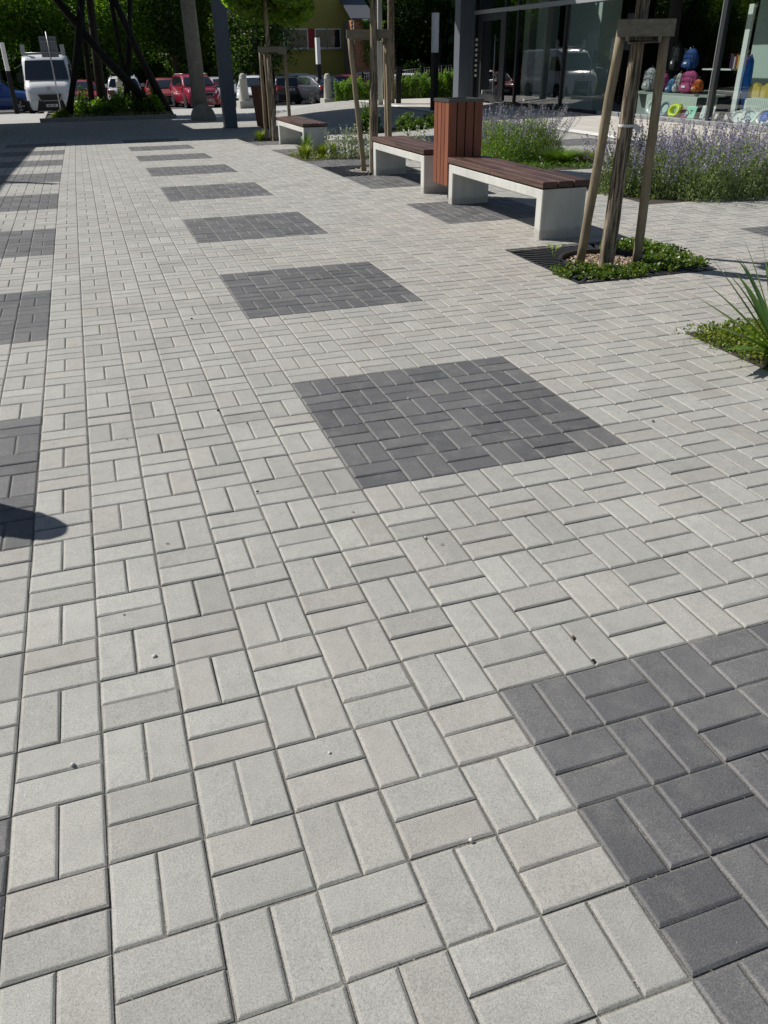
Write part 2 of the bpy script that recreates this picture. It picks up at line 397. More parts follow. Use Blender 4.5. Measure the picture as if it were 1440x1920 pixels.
# ------------------------------------------------------------------ pavers
C2 = .2
BEDS = [(12, 18, 6, 12), (12, 18, 59, 66), (24, 30, 45, 61), (24, 35, 31, 40), (26, 37, 88, 95)]
GRATES = [(12, 18, 18, 24), (12, 18, 48, 54), (12, 18, 84, 90)]
DARKX = {12: (30, 42, 54, 66, 78), 24: (18,), 36: (60, 72)}
def is_dark(u, v):
    if v >= 96: return False
    if -12 <= u < 6:
        if (-12 <= u < -6 or 0 <= u < 6): return (v % 12) >= 6 if (v % 12) >= 6 and v >= 6 else (v < 0)
        return False
    for k, vs in DARKX.items():
        if k <= u < k + 6:
            return any(a <= v < a + 6 for a in vs)
    return False
def skipped(u, v):
    return any(a <= u < b and c <= v < d for a, b, c, d in BEDS + GRATES)
recs = []
for v in range(-12, 155):
    for u in range(-22, 43):
        if skipped(u, v): continue
        cx, cy = (u + .5) * C2, (v + .5) * C2
        px, py, dep = project((cx, cy, gzf(cx, cy)))
        if dep < .25: continue
        mg = 2.2 * FPX / max(dep, .5)
        if px < -mg or px > 1440 + mg or py > 1920 + mg: continue
        vert = (u + v) % 2 == 1
        dk = is_dark(u, v)
        if v < 0 and 0 <= u < 6: dk = v >= -6
        if v < 0 and -12 <= u < -6: dk = v >= -6
        for s in (-.25, .25):
            x, y = (cx + s * C2, cy) if vert else (cx, cy + s * C2)
            p2 = project((x, y, gzf(x, y)))
            inside = -40 < p2[0] < 1480 and -40 < p2[1] < 1960
            recs.append((x, y, math.pi / 2 if vert else 0.0, dk, p2[2] if inside else 1e6 + p2[2]))
recs.sort(key=lambda r: r[4])
RA = np.array([(r[0], r[1], r[2], r[3], r[4]) for r in recs])
HL, HW = .0983, .0483
RING = [(0.0074, 0.0), (0.0048, -.0008), (0.0, -.0042), (0.0, -.030)]
def paver_template():
    V = []
    for ins, z in RING:
        V += [(-HL + ins, -HW + ins, z), (HL - ins, -HW + ins, z), (HL - ins, HW - ins, z), (-HL + ins, HW - ins, z)]
    Fq = [(0, 1, 2, 3)]
    for k in range(3):
        for i in range(4):
            j = (i + 1) % 4; Fq.append((k*4+4+i, k*4+4+j, k*4+j, k*4+i))
    return np.array(V), np.array(Fq)
TV, TF = paver_template()
def jitter(V, r, amt):
    V = V.copy(); V[:8, :2] += r.uniform(-amt, amt, (8, 2)); return V
def set_rnd(me, vals):
    a = me.attributes.new('rnd', 'FLOAT', 'FACE'); a.data.foreach_set('value', np.asarray(vals, dtype=np.float32))
def paver_variants(mat, nm_):
    out = []
    for k in range(8):
        V = []
        for ri, (ins, z) in enumerate(RING):
            a = .0011 if ri < 3 else 0
            jx = lambda: rs.uniform(-a, a*.4)
            for px_, py_ in ((-1, -1), (0, -1), (1, -1), (1, 1), (0, 1), (-1, 1)):
                V.append((px_*(HL-ins+jx()) if px_ else rs.uniform(-.03, .03), py_*(HW-ins+jx()), z))
        Fq = [(0, 1, 4, 5), (1, 2, 3, 4)] + [(q*6+6+i_, q*6+6+(i_+1) % 6, q*6+(i_+1) % 6, q*6+i_) for q in range(3) for i_ in range(6)]
        me = npmesh(nm_, np.array(V), np.array(Fq), mat); set_rnd(me, np.zeros(len(Fq))); out.append(me)
    return out
def tilt_of(x, y):
    e = .05
    return (gzf(x + e, y) - gzf(x - e, y)) / (2*e), (gzf(x, y + e) - gzf(x, y - e)) / (2*e)
def place_individual(sel, variants, name):
    for r in sel:
        x, y, rz = r[0], r[1], r[2]
        gx, gy = tilt_of(x, y)
        o = D.objects.new(name, variants[rs.randint(8)]); COL.objects.link(o); o.parent = paving
        n = Vector((-gx + rs.normal(0, .0055), -gy + rs.normal(0, .0055), 1)).normalized()
        q = Vector((0, 0, 1)).rotation_difference(n)
        flip = math.pi if rs.rand() < .5 else 0
        o.rotation_mode = 'QUATERNION'
        o.rotation_quaternion = q @ Matrix.Rotation(rz + flip + rs.normal(0, .0035), 3, 'Z').to_quaternion()
        o.location = (x + rs.normal(0, .0006), y + rs.normal(0, .0006), gzf(x, y) + rs.normal(0, .0010))
def joined(sel, mat, name):
    n = len(sel)
    if n == 0: return
    x, y, rz = sel[:, 0], sel[:, 1], sel[:, 2] + rs.normal(0, .003, n)
    z = gz(x, y) + rs.normal(0, .0007, n); e = .05
    gx = (gz(x + e, y) - gz(x - e, y)) / (2*e) + rs.normal(0, .0035, n); gy = (gz(x, y + e) - gz(x, y - e)) / (2*e) + rs.normal(0, .0035, n)
    c, s = np.cos(rz), np.sin(rz)
    T = TV[None].repeat(n, 0) + np.concatenate([rs.uniform(-.0007, .0007, (n, 16, 2)) , np.zeros((n, 16, 1))], 2)
    lx = T[..., 0] * c[:, None] - T[..., 1] * s[:, None]; ly = T[..., 0] * s[:, None] + T[..., 1] * c[:, None]
    V = np.stack([x[:, None] + lx, y[:, None] + ly, z[:, None] + T[..., 2] + lx * gx[:, None] + ly * gy[:, None]], -1).reshape(-1, 3)
    Fq = (TF[None] + (np.arange(n) * 16)[:, None, None]).reshape(-1, 4)
    me = npmesh(name, V, Fq, mat); set_rnd(me, np.repeat(rs.rand(n), len(TF)))
    o = link(name, me, paving); o['kind'] = 'stuff'
L = RA[RA[:, 3] < .5]; K = RA[RA[:, 3] >= .5]
place_individual(L[:300], paver_variants(PAV, 'paver'), 'paver'); joined(L[300:], PAV, 'paver_field')
place_individual(K[:300], paver_variants(PAVD, 'dark_paver'), 'dark_paver'); joined(K[300:], PAVD, 'dark_paver_field')

def grit(name, nn, mat, smin, smax):
    rg = np.random.RandomState(19); k = rg.randint(0, min(len(RA), 1500), nn); P = RA[k]; side = rg.rand(nn) < .66
    lx = np.where(side, rg.uniform(-.1, .1, nn), rg.choice([-1, 1], nn)*.1); ly = np.where(side, rg.choice([-1, 1], nn)*.05, rg.uniform(-.05, .05, nn))
    lx += rg.normal(0, .0016, nn); ly += rg.normal(0, .0016, nn); far_ = rg.rand(nn) < .12; lx[far_] = rg.uniform(-.09, .09, far_.sum()); ly[far_] = rg.uniform(-.045, .045, far_.sum())
    c, s_ = np.cos(P[:, 2]), np.sin(P[:, 2]); x = P[:, 0]+lx*c-ly*s_; y = P[:, 1]+lx*s_+ly*c
    sz = rg.uniform(smin, smax, nn)**1.0; z = gz(x, y)+np.where(far_, sz*.4, -.0030)
    C = np.stack([x, y, z], 1); base = rand_dirs(nn*4, rg).reshape(nn, 4, 3)*sz[:, None, None]
    V = (C[:, None]+base).reshape(-1, 3); o_ = np.arange(nn)[:, None]*4
    Fq = np.concatenate([o_+np.array([[0, 1, 2]]), o_+np.array([[0, 2, 3]]), o_+np.array([[0, 3, 1]]), o_+np.array([[1, 3, 2]])])
    tag(link(name, npmesh(name, V, Fq, mat)), 'loose sand grains and grit in and beside the paving joints' if 'sand' in name else 'dark crumbs scattered along the paving joints', 'grit', kind='stuff')
def rand_dirs(n, r=rs):
    v = r.normal(size=(n, 3)); return v / np.linalg.norm(v, axis=1)[:, None]
grit('sand_grit', 16000, basic('sand_grain', (.42, .40, .35), .9, var=.4, vscale=90), .0006, .0021)
grit('dark_grit', 3500, basic('dark_grain', (.05, .045, .04), .9), .0006, .0019)

# white strip and beige slabs before the shop
def slab_band(name, x0, x1, y0, y1, sx, sy, mat, gap=.004, zoff=0.0, stagger=False):
    V = []; Fq = []; R = []; k = 0; ny = int(round((y1 - y0) / sy)); nx = int(round((x1 - x0) / sx))
    for i in range(nx):
        for j in range(ny):
            a, b = x0 + i*sx + gap, x0 + (i+1)*sx - gap; c, d = y0 + j*sy + gap, y0 + (j+1)*sy - gap
            if stagger and i % 2: c += sy/2; d += sy/2
            dz = zoff + rs.normal(0, .0006)
            for (p, q, r_, s_, t) in ((a+.004, b-.004, c+.004, d-.004, 0), (a, b, c, d, -.004), (a, b, c, d, -.03)):
                for X, Y in ((p, r_), (q, r_), (q, s_), (p, s_)): V.append((X, Y, gzf(X, Y) + dz + t))
            o = k * 12; Fq.append((o, o+1, o+2, o+3))
            for w in range(2):
                for i2 in range(4):
                    j2 = (i2+1) % 4; Fq.append((o+w*4+4+i2, o+w*4+4+j2, o+w*4+j2, o+w*4+i2))
            R += [rs.rand()] * 9; k += 1
    me = npmesh(name, np.array(V), np.array(Fq), mat); set_rnd(me, R)
    return link(name, me)
shop_pave = grid_sheet('shop_front_paving', np.linspace(8.81, 12.18, 14), np.linspace(4, 31.0, 60), -.012, JOINT)
o = slab_band('slab_field', 9.12, 12.12, 5, 30.8, .6, .6, SLAB); o.parent = shop_pave; o['kind'] = 'stuff'
o = slab_band('white_slab', 8.82, 9.12, 5, 31, .3, .6, SLABW); o.parent = shop_pave; o['kind'] = 'stuff'

# soil in the beds and under the grates
for k, (a, b, c, d) in enumerate(BEDS + GRATES):
    o = grid_sheet('planting_soil', np.linspace(a*C2+.002, b*C2-.002, 14), np.linspace(c*C2+.002, d*C2-.002, 14), -.006 if k < len(BEDS) else -.0055, SOIL)
    if k >= len(BEDS): o.location.z = -.055
# paving sheet would show above the lowered soil under the grates: cut those cells out
import bmesh
bm = bmesh.new(); bm.from_mesh(paving.data)
kill = [f for f in bm.faces if any(a*C2-.13 < f.calc_center_median().x < b*C2+.0 and c*C2-.0 < f.calc_center_median().y < d*C2+.0 for a, b, c, d in GRATES)]
bmesh.ops.delete(bm, geom=kill, context='FACES'); bm.to_mesh(paving.data); bm.free()

# ------------------------------------------------------------------ foliage generator
def rand_dirs(n, r=rs):
    v = r.normal(size=(n, 3)); return v / np.linalg.norm(v, axis=1)[:, None]
def leaf_mesh(name, C, size, mat, aspect=.55, up=0.0, seed=0, dirs=None, jit=.35):
    """kite-shaped leaves at centres C; 'up' biases normals upward"""
    r = np.random.RandomState(seed + 5); n = len(C)
    a = rand_dirs(n, r) if dirs is None else dirs
    nr = rand_dirs(n, r); nr[:, 2] += up; nr /= np.linalg.norm(nr, axis=1)[:, None]
    a = a - (a * nr).sum(1)[:, None] * nr if dirs is None else a
    a /= np.linalg.norm(a, axis=1)[:, None] + 1e-9
    b = np.cross(nr, a); b /= np.linalg.norm(b, axis=1)[:, None] + 1e-9
    s = (size * (1 + r.uniform(-jit, jit, n)))[:, None] if np.isscalar(size) else (size * (1 + r.uniform(-jit, jit, n)))[:, None]
    V = np.stack([C - a*s*.5, C + b*s*aspect*.5 - a*s*.05, C + a*s*.5, C - b*s*aspect*.5 - a*s*.05], 1).reshape(-1, 3)
    Fq = np.arange(n*4).reshape(-1, 4)
    return npmesh(name, V, Fq, mat)
def clumpy(n, R, clumps, r, squash=1.0, fill=.55):
    """points in an uneven crown of radius R made from clumps"""
    cc = rand_dirs(clumps, r) * (R * (fill + (1 - fill) * r.rand(clumps)))[:, None] * .72
    cr = R * r.uniform(.22, .42, clumps)
    i = r.randint(clumps, size=n)
    d = rand_dirs(n, r) * (r.rand(n) ** .45)[:, None]
    P = cc[i] + d * cr[i][:, None]; P[:, 2] *= squash
    return P

# ------------------------------------------------------------------ benches
def make_bench(x, y0, y1, label):
    b = thing('park_bench', label, 'bench', (x, y0, gzf(x + .2, (y0 + y1) / 2)), 0, 'white concrete benches with brown plank seats')
    Ln = y1 - y0; Wd = .43; leg = .11; H = .405; o_ = .318
    m = MB(); e = .008
    # portal outline in (y,z), bevelled, extruded along x
    def outline(i):
        return [(0+i, -.05), (0+i, H-i), (Ln-i, H-i), (Ln-i, -.05), (Ln-leg+i, -.05), (Ln-leg+i, o_+i), (leg-i, o_+i), (leg-i, -.05)]
    rings = [(0, e), (e, 0), (Wd-e, 0), (Wd, e)]; n = 8
    V = [(xx, p, q) for xx, i in rings for p, q in outline(i)]
    F_ = []
    for k in range(3):
        for i in range(n):
            j = (i+1) % n; F_.append((k*n+i, k*n+n+i, k*n+n+j, k*n+j))
    for k, fl in ((0, False), (3, True)):
        for q in ((0, 1, 6, 7), (1, 2, 5, 6), (2, 3, 4, 5)):
            q = tuple(k*n + i for i in q); F_.append(q[::-1] if fl else q)
    m.add(V, F_); m.build('concrete_frame', CONC, b)
    for yy in (.2, Ln/2, Ln-.2): MB().box(.03, Wd-.03, yy-.03, yy+.03, H, H+.012).build('bearer', DARKM, b)
    bw = (Wd + .02 - 2*.012) / 3
    for r_, cuts in enumerate(([.5], [.30, .72], [.52])):
        xs0 = -.012 + r_ * (bw + .012); cs = [0] + cuts + [1]
        for k in range(len(cs)-1):
            a, c = cs[k]*(Ln+.02)-.01 + (.0015 if k else 0), cs[k+1]*(Ln+.02)-.01 - (.0015 if k < len(cs)-2 else 0)
            dz = rs.normal(0, .0012)
            MB().box(xs0, xs0+bw, a, c, H+.012+dz, H+.062+dz, bev=.004).build('seat_plank', SEATW, b)
    return b
make_bench(2.845, 5.02, 7.08, 'white concrete bench with brown plank seat nearest the staked tree and bark-filled grate')
make_bench(2.84, 7.79, 9.66, 'white concrete bench with brown plank seat directly behind the slatted bin')
make_bench(2.87, 13.66, 15.78, 'far white concrete bench with brown plank seat beside grass and silver-leaved plants')

# ------------------------------------------------------------------ litter bins
def make_bin(loc, wx, wy, z0, z1, label, taper=0.0, rotz=0.0):
    b = thing('litter_bin', label, 'bin', loc, rotz, 'orange slatted litter bins')
    def P(x, y, z):
        t = 1 - taper * (z1 - z) / (z1 - z0); return ((x*wx/2)*t, (y*wy/2)*t, z)
    MB().add([P(sx*.93, sy*.93, z) for z in (z0+.02, z1) for sx, sy in ((-1,-1),(1,-1),(1,1),(-1,1))],
             [(0,3,2,1),(0,1,5,4),(1,2,6,5),(2,3,7,6),(3,0,4,7)]).build('inner_box', DARKM, b)
    for side in range(4):
        for k in range(4):
            a0 = -1 + k*.5 + .035 * (1 if k else 0.1); a1 = -1 + (k+1)*.5 - .035 * (1 if k < 3 else 0.1)
            m = MB(); V = []
            for z in (z0, z1 - .03):
                for a, d in ((a0, 1.0), (a1, 1.0), (a1, .94), (a0, .94)):
                    x, y = {0: (a, -d), 1: (d, a), 2: (-a, d), 3: (-d, -a)}[side]
                    V.append(P(x, y, z))
            m.add(V, [(0,1,5,4),(1,2,6,5),(2,3,7,6),(3,0,4,7),(0,3,2,1),(4,5,6,7)])
            m.build('slat', BINW, b)
    r = MB(); w, h = wx/2+.006, wy/2+.006
    r.box(-w, w, -h, -h+.045, z1-.03, z1); r.box(-w, w, h-.045, h, z1-.03, z1)
    r.box(-w, -w+.045, -h+.045, h-.045, z1-.03, z1); r.box(w-.045, w, -h+.045, h-.045, z1-.03, z1)
    r.build('top_rim', RIM, b)
    MB().box(-wx*.18, wx*.18, -wy*.18, wy*.18, -.05, z0+.02).build('foot', DARKM, b)
    return b
make_bin((3.05, 7.345, gzf(3.05, 7.35)), .39, .40, .165, 1.005, 'orange-brown slatted litter bin squeezed between two white benches')
make_bin((3.82, 21.7, gzf(3.8, 21.7)), .52, .5, .06, 1.02, 'tapered orange-brown litter bin behind the farthest staked tree', .28, .2)

# ------------------------------------------------------------------ tree grates
def make_grate(k, cx, cy, label, full):
    z = gzf(cx, cy); g = thing('tree_grate', label, 'tree grate', (cx, cy, z), 0, 'square cast iron tree grates')
    S = .596; R0 = .345; R1 = .375
    fr = MB()
    fr.box(-S, S, -S, -S+.02, -.03, 0); fr.box(-S, S, S-.02, S, -.03, 0); fr.box(-S, -S+.02, -S+.02, S-.02, -.03, 0); fr.box(S-.02, S, -S+.02, S-.02, -.03, 0)
    fr.build('outer_frame', IRON, g)
    ring = MB(); n = 48; V = []
    for r_, zz in ((R0, -.05), (R0, .004), (R1, .004), (R1, -.03)):
        for i in range(n):
            a = 2*math.pi*i/n; V.append((r_*math.cos(a), r_*math.sin(a), zz))
    ring.add(V, [(kk*n+i, kk*n+(i+1) % n, (kk+1)*n+(i+1) % n, (kk+1)*n+i) for kk in range(3) for i in range(n)], smooth=False)
    ring.build('inner_ring', IRON, g)
    m = MB(); nb = 52
    for i in range(nb):
        a = 2*math.pi*(i+.5)/nb; c, s = math.cos(a), math.sin(a)
        R2 = (S-.018)/max(abs(c), abs(s))
        w0, w1 = .0125, .0125 * R2/R1 * .9
        V = []
        for zz in (-.03, -.001):
            for r_, w in ((R1-.002, w0), (R2, w1)):
                V += [(r_*c - w*s, r_*s + w*c, zz), (r_*c + w*s, r_*s - w*c, zz)]
        V = [(max(-S+.019, min(S-.019, x)), max(-S+.019, min(S-.019, y)), zz) for x, y, zz in V]
        tgt = m if not full else MB()
        tgt.add(V, [(4,5,7,6),(0,2,3,1),(0,1,5,4),(2,6,7,3),(0,4,6,2),(1,3,7,5)])
        if full: tgt.build('bar', IRON, g)
    if not full: m.build('bars', IRON, g)['kind'] = 'stuff'
    return g
make_grate(0, 3.0, 4.2, 'square cast iron grate half hidden by leafy groundcover around the nearest staked tree', True)
make_grate(1, 3.0, 10.2, 'square cast iron grate with bare gravel beside the middle bench', False)
make_grate(2, 3.0, 17.4, 'small far square grate with a yellow weed under the farthest staked tree', False)
# bark chips in the first hole
m = MB(); r = random.Random(3)
for i in range(620):
    a, q = r.uniform(0, 6.28), .335 * math.sqrt(r.random())
    c = Vector((3.0 + q*math.cos(a), 4.2 + q*math.sin(a), .018 - .03 + r.uniform(0, .012)))
    u = Vector((r.gauss(0, 1), r.gauss(0, 1), r.gauss(0, .35))).normalized(); w = u.orthogonal().normalized(); h = u.cross(w)
    m.obox(c, u*r.uniform(.007, .018), w*r.uniform(.004, .009), h*r.uniform(.002, .004))
tag(m.build('bark_mulch', CHIP), 'pale bark chips filling the hole of the nearest tree grate', 'mulch', kind='stuff')
m = MB()
for i in range(260):
    a, q = r.uniform(0, 6.28), .33 * math.sqrt(r.random())
    c = Vector((3.0 + q*math.cos(a), 10.2 + q*math.sin(a), gzf(3, 10.2) - .03 + r.uniform(0, .02)))
    m.obox(c, (r.uniform(.01, .02), 0, 0), (0, r.uniform(.01, .018), .004), (0, 0, r.uniform(.006, .012)))
tag(m.build('gravel', basic('gravel_grey', (.3, .28, .25), .9, var=.3, vscale=15)), 'grey gravel filling the hole of the middle tree grate', 'gravel', kind='stuff')

# ------------------------------------------------------------------ young trees and their stake frames
def bark_tube(pts, rads, n, name, mat, parent, seed, rough=.10, sub=14):
    P = []; Rr = []
    for i in range(len(pts)-1):
        for k in range(sub):
            t = k/sub; P.append(Vector(pts[i]).lerp(Vector(pts[i+1]), t)); Rr.append(rads[i]*(1-t)+rads[i+1]*t)
    P.append(Vector(pts[-1])); Rr.append(rads[-1])
    r_ = random.Random(seed); m = MB(); V = []
    ph = [r_.uniform(0, 6.28) for _ in range(3)]; prof = [1 + rough*(1 if k % 2 else -1)*r_.uniform(.3, 1) for k in range(n)]
    for i, p in enumerate(P):
        for k in range(n):
            if r_.random() < .12: prof[k] += r_.uniform(-rough, rough)*.8; prof[k] = min(1+rough, max(1-rough, prof[k]))
            a = 2*math.pi*k/n + .12*math.sin(i*.25+ph[0]); q = Rr[i]*prof[k]*(1+.04*math.sin(2*a+ph[1]+i*.1))
            V.append((p.x+q*math.cos(a), p.y+q*math.sin(a), p.z))
    F_ = [(i*n+k, i*n+(k+1) % n, (i+1)*n+(k+1) % n, (i+1)*n+k) for i in range(len(P)-1) for k in range(n)]
    m.add(V, F_, 0, True); return m.build(name, mat, parent)
def young_tree(base, top, r0, crown_c, crown_r, label, nleaf, seed, squash=.85, leafsz=.085, off=(0, 0, 0)):
    bz = gzf(base[0], base[1]); t = thing('young_tree', label, 'tree', (base[0], base[1], bz), 0, 'young staked trees')
    dx, dy = top[0]-base[0], top[1]-base[1]
    bark_tube([(0, 0, -.06), (dx*.5, dy*.5, .8), (dx, dy, 1.6), (dx*1.25, dy*1.25, crown_c*.98)], [r0*1.12, r0, r0*.86, r0*.6], 26, 'trunk', BARK, t, seed)
    r_ = np.random.RandomState(seed); c = np.array([dx*1.3, dy*1.3, crown_c])
    P = clumpy(nleaf, crown_r, 34, r_, squash) + c + np.array(off)
    link('crown', leaf_mesh('crown', P, leafsz, LEAFY, .75, .3, seed), t)
    lm = MB()
    for k in range(9):
        d = rand_dirs(1, r_)[0]; d[2] = abs(d[2])*.6+.2
        s = Vector((dx*1.15, dy*1.15, crown_c-.75+.12*k)); lm.tube([s, s+Vector(d)*crown_r*.5, s+Vector(d)*crown_r*.85+Vector((0, 0, .1))], [.02, .012, .005], 6)
    lm.build('limb', BARK, t)
    return t
def stake_frame(stakes, top_z, label, seed, boards=(0, 1), rad=.036):
    bx, by = sum(s[0][0] for s in stakes)/len(stakes), sum(s[0][1] for s in stakes)/len(stakes); bz = gzf(bx, by)
    t = thing('tree_stake_frame', label, 'tree stakes', (bx, by, bz), 0, 'timber stake frames round the young trees')
    tops = []
    for i, (b, tp) in enumerate(stakes):
        p0 = Vector((b[0]-bx, b[1]-by, -.08)); p1 = Vector((tp[0]-bx, tp[1]-by, top_z-.01))
        pts = [p0.lerp(p1, k/8) + Vector((random.gauss(0, .002), random.gauss(0, .002), 0)) for k in range(9)]
        MB().tube(pts, [rad*(1-.012*k) for k in range(9)], 14, wob=.03, seed=seed+i).build('stake', STAKE, t); tops.append(p1)
    for a in range(len(tops)):
        for c in range(a+1, len(tops)):
            p, q = tops[a], tops[c]; d = (q-p); d.z = 0; d.normalize(); w = Vector((-d.y, d.x, 0))
            mid = (p+q)/2; out = 1 if w.dot(Vector((-.3, -1, 0))) > 0 else -1
            cen = mid + w*out*(rad+.012) + Vector((0, 0, .0 if (a, c) == (0, 1) else -.012*(a+c)))
            MB().obox(cen, d*((q-p).length/2+.045), w*.012, (0, 0, .05)).build('cross_board', BOARDW, t)
    m = MB(); cx = (tops[0]+tops[1])/2
    m.obox(cx + Vector((.02, -.052, 0)), (.022, 0, 0), (0, .006, 0), (0, 0, .055)); m.obox(cx + Vector((0, -.02, -.075)), (.09, 0, 0), (0, .05, 0), (0, 0, .006))
    m.build('strap', DARKM, t)
    return t
stake_frame([((2.80, 4.26), (2.75, 3.97)), ((3.13, 3.97), (3.03, 3.88)), ((3.19, 4.47), (3.15, 4.36))], 1.585,
            'nearest timber stake frame, three round stakes and dark top boards rising from the leafy grate', 21)
y1 = young_tree((2.90, 4.04), (2.93, 4.03),   .050, 2.75, 1.15, 'nearest young tree with cracked pale bark and white tape on its trunk', 26000, 31, .7, .10, (-.35, .30, 0))
MB().lathe([(.055, -.009), (.056, 0), (.055, .009)], 16, 0, (0.02, -.005, .98)).add([(0.05, -.05, .96), (.10, -.07, .93), (.11, -.06, .97), (.055, -.045, 1.0)], [(0, 1, 2, 3)]).build('white_tape', basic('white_tape', (.7, .7, .68), .6), y1)
stake_frame([((2.86, 10.13), (2.68, 10.08)), ((3.22, 10.05), (3.17, 10.0)), ((3.34, 10.5), (3.28, 10.4))], 1.66,
            'middle timber stake frame with a thick rounded top rail behind the second bench', 25)
young_tree((2.93, 9.92), (2.95, 9.9), .055, 2.98, 1.12, 'middle young tree with smooth grey trunk beside the second bench', 11000, 33)
stake_frame([((2.84, 16.9), (2.85, 16.9)), ((3.36, 16.85), (3.33, 16.8)), ((3.02, 17.2), (3.0, 17.15))], 1.68,
            'farthest timber stake frame standing left of the far bench', 29)
young_tree((2.99, 16.75), (3.02, 16.9), .05, 2.98, 1.36, 'farthest young tree with a round bright green crown', 32000, 35, .74, .10, (.12, .1, 0))

# ------------------------------------------------------------------ plants
def plant(name, label, cat, loc, parts, group=None):
    t = thing(name, label, cat, loc, rs.uniform(0, 6.28), group)
    for nme, me in parts: link(nme, me, t)
    return t
def lavender_meshes(R, H, nst, seed, fl=LAVF, green=LAVL, nleaf=3600):
    r_ = np.random.RandomState(seed)
    a = r_.uniform(0, 6.28, nleaf); q = R*np.sqrt(r_.rand(nleaf)); hh = H*.78*(1-(q/R)**2.4)*r_.rand(nleaf)**.8 + .015
    C = np.stack([q*np.cos(a)*1.0, q*np.sin(a), hh], 1); C[:, :2] += r_.normal(0, .02, (nleaf, 2))
    up = np.stack([np.cos(a)*.5, np.sin(a)*.5, np.ones(nleaf)], 1) + r_.normal(0, .55, (nleaf, 3))
    fol = leaf_mesh('foliage', C, .034, green, .42, .2, seed, dirs=up/np.linalg.norm(up, axis=1)[:, None])
    V = []; Fs = []; FC = []
    for i in range(nst):
        aa = r_.uniform(0, 6.28); qq = R*.9*math.sqrt(r_.rand()); base = np.array([qq*math.cos(aa), qq*math.sin(aa), H*.25])
        lean = np.array([math.cos(aa), math.sin(aa), 0])*(.15+.5*qq/R) + np.array([r_.normal(0, .10), r_.normal(0, .10), 1.0])
        ln = H*r_.uniform(.28, .95)*(1-.25*(qq/R)**2); tip = base + lean/np.linalg.norm(lean)*ln
        w = .0016; o = len(V)
        V += [base+[w, 0, 0], base+[-w, 0, 0], tip+[-w*.6, 0, 0], tip+[w*.6, 0, 0], base+[0, w, 0], base+[0, -w, 0], tip+[0, -w*.6, 0], tip+[0, w*.6, 0]]
        Fs += [(o, o+1, o+2, o+3), (o+4, o+5, o+6, o+7)]
        nw = r_.randint(4, 8); sp = r_.uniform(.13, .24)
        for k in range(nw):
            c = tip - (tip-base)/ln*sp*(k/nw)
            for _ in range(5): FC.append(c + r_.normal(0, .0055+.0010*k, 3))
    st = npmesh('flower_stem', np.array(V), np.array(Fs), green)
    fm = leaf_mesh('flower', np.array(FC), .0165, fl, .7, 0, seed+1)
    return [('foliage', fol), ('flower_stem', st), ('flower', fm)]
LAVA = lavender_meshes(.37, .72, 125, 3, nleaf=4200); LAVB = lavender_meshes(.34, .62, 130, 4, nleaf=4200); LAVG = lavender_meshes(.42, .74, 60, 6, green=LAVG_, nleaf=4800)
LV = [(5.15, 10.95, LAVA, 'tall purple-flowered catmint clump rising just right of the slatted bin'),
      (5.62, 10.55, LAVG, 'greener purple-flowered clump in the middle of the bed behind the nearest bench'),
      (5.45, 11.55, LAVB, 'purple-flowered clump at the back of the bed behind the bin'),
      (6.05, 10.9, LAVA, 'loose purple-flowered clump at the right end of the bed behind the nearest bench'),
      (5.05, 10.2, LAVG, 'low leafy purple-flowered clump nearest the seat of the first bench'),
      (5.02, 7.05, LAVB, 'deep purple catmint clump glimpsed left of the fissured trunk'),
      (5.28, 6.75, LAVB, 'purple catmint clump showing between the trunk and the right stake'),
      (5.62, 6.42, LAVA, 'leafy green catmint clump just right of the right stake'),
      (6.05, 6.35, LAVA, 'grey-purple catmint clump in the middle of the big right bed'),
      (6.0, 7.1, LAVA, 'tall catmint clump at the back of the big right bed'),
      (6.5, 6.5, LAVB, 'grey-purple catmint clump spreading near the right photo edge'),
      (6.75, 7.1, LAVA, 'tall thin purple clump before the shop plates'),
      (5.5, 7.35, LAVA, 'tall catmint clump behind the tree stakes in the big right bed'),
      (6.98, 6.3, LAVB, 'rightmost grey-purple catmint clump, cut by the frame')]
for x, y, ms, lb in LV:
    plant('catmint_plant', lb, 'flowering plant', (x, y, gzf(x, y)-.01), ms, 'purple flowering clumps in the beds')

def spread(n, x0, x1, y0, y1, r_, zmax, f=None):
    x = r_.uniform(x0, x1, n); y = r_.uniform(y0, y1, n)
    k = np.ones(n, bool) if f is None else f(x, y); x, y = x[k], y[k]
    return np.stack([x, y, gz(x, y) + r_.rand(len(x))**1.3*zmax + .004], 1)
r_ = np.random.RandomState(41)
# leafy groundcover over the front of the first grate
def gmask(x, y):
    q = np.hypot(x-3.0, y-4.2)
    n_ = .06*np.sin(x*23)+.06*np.sin(y*31+x*11)+.04*np.sin(x*57+1)
    front = (y < 4.05 - .25*(x-3.0) + n_)
    return (q > .33+n_*.4) & ((front & (x+y > 6.25+n_)) | ((x > 3.24+n_) & (y < 4.62))) & ~((x > 3.0) & (y < 3.70+n_*.6)) & ~((x < 2.62+n_) & (y > 3.98))
G = spread(30000, 2.36, 3.62, 3.60, 4.8, r_, .052, gmask)
G = G[(np.sin(G[:, 0]*38+G[:, 1]*13)+np.sin(G[:, 1]*45-G[:, 0]*21) > -.65)][:5400]
hump = .035*np.exp(-((G[:, 0]-3.45)**2+(G[:, 1]-4.1)**2)/.04); G[:, 2] += hump*r_.rand(len(G))*1.6
tag(link('groundcover', leaf_mesh('groundcover', G[:3000], .026, GCOV, .7, .8, 2)), 'glossy green groundcover spilling over the nearest tree grate', 'groundcover', kind='stuff')
tag(link('groundcover', leaf_mesh('groundcover', G[3000:], .023, GYEL, .6, .5, 22)), 'yellower creeping stems mixed into the groundcover of the nearest grate', 'groundcover', kind='stuff')
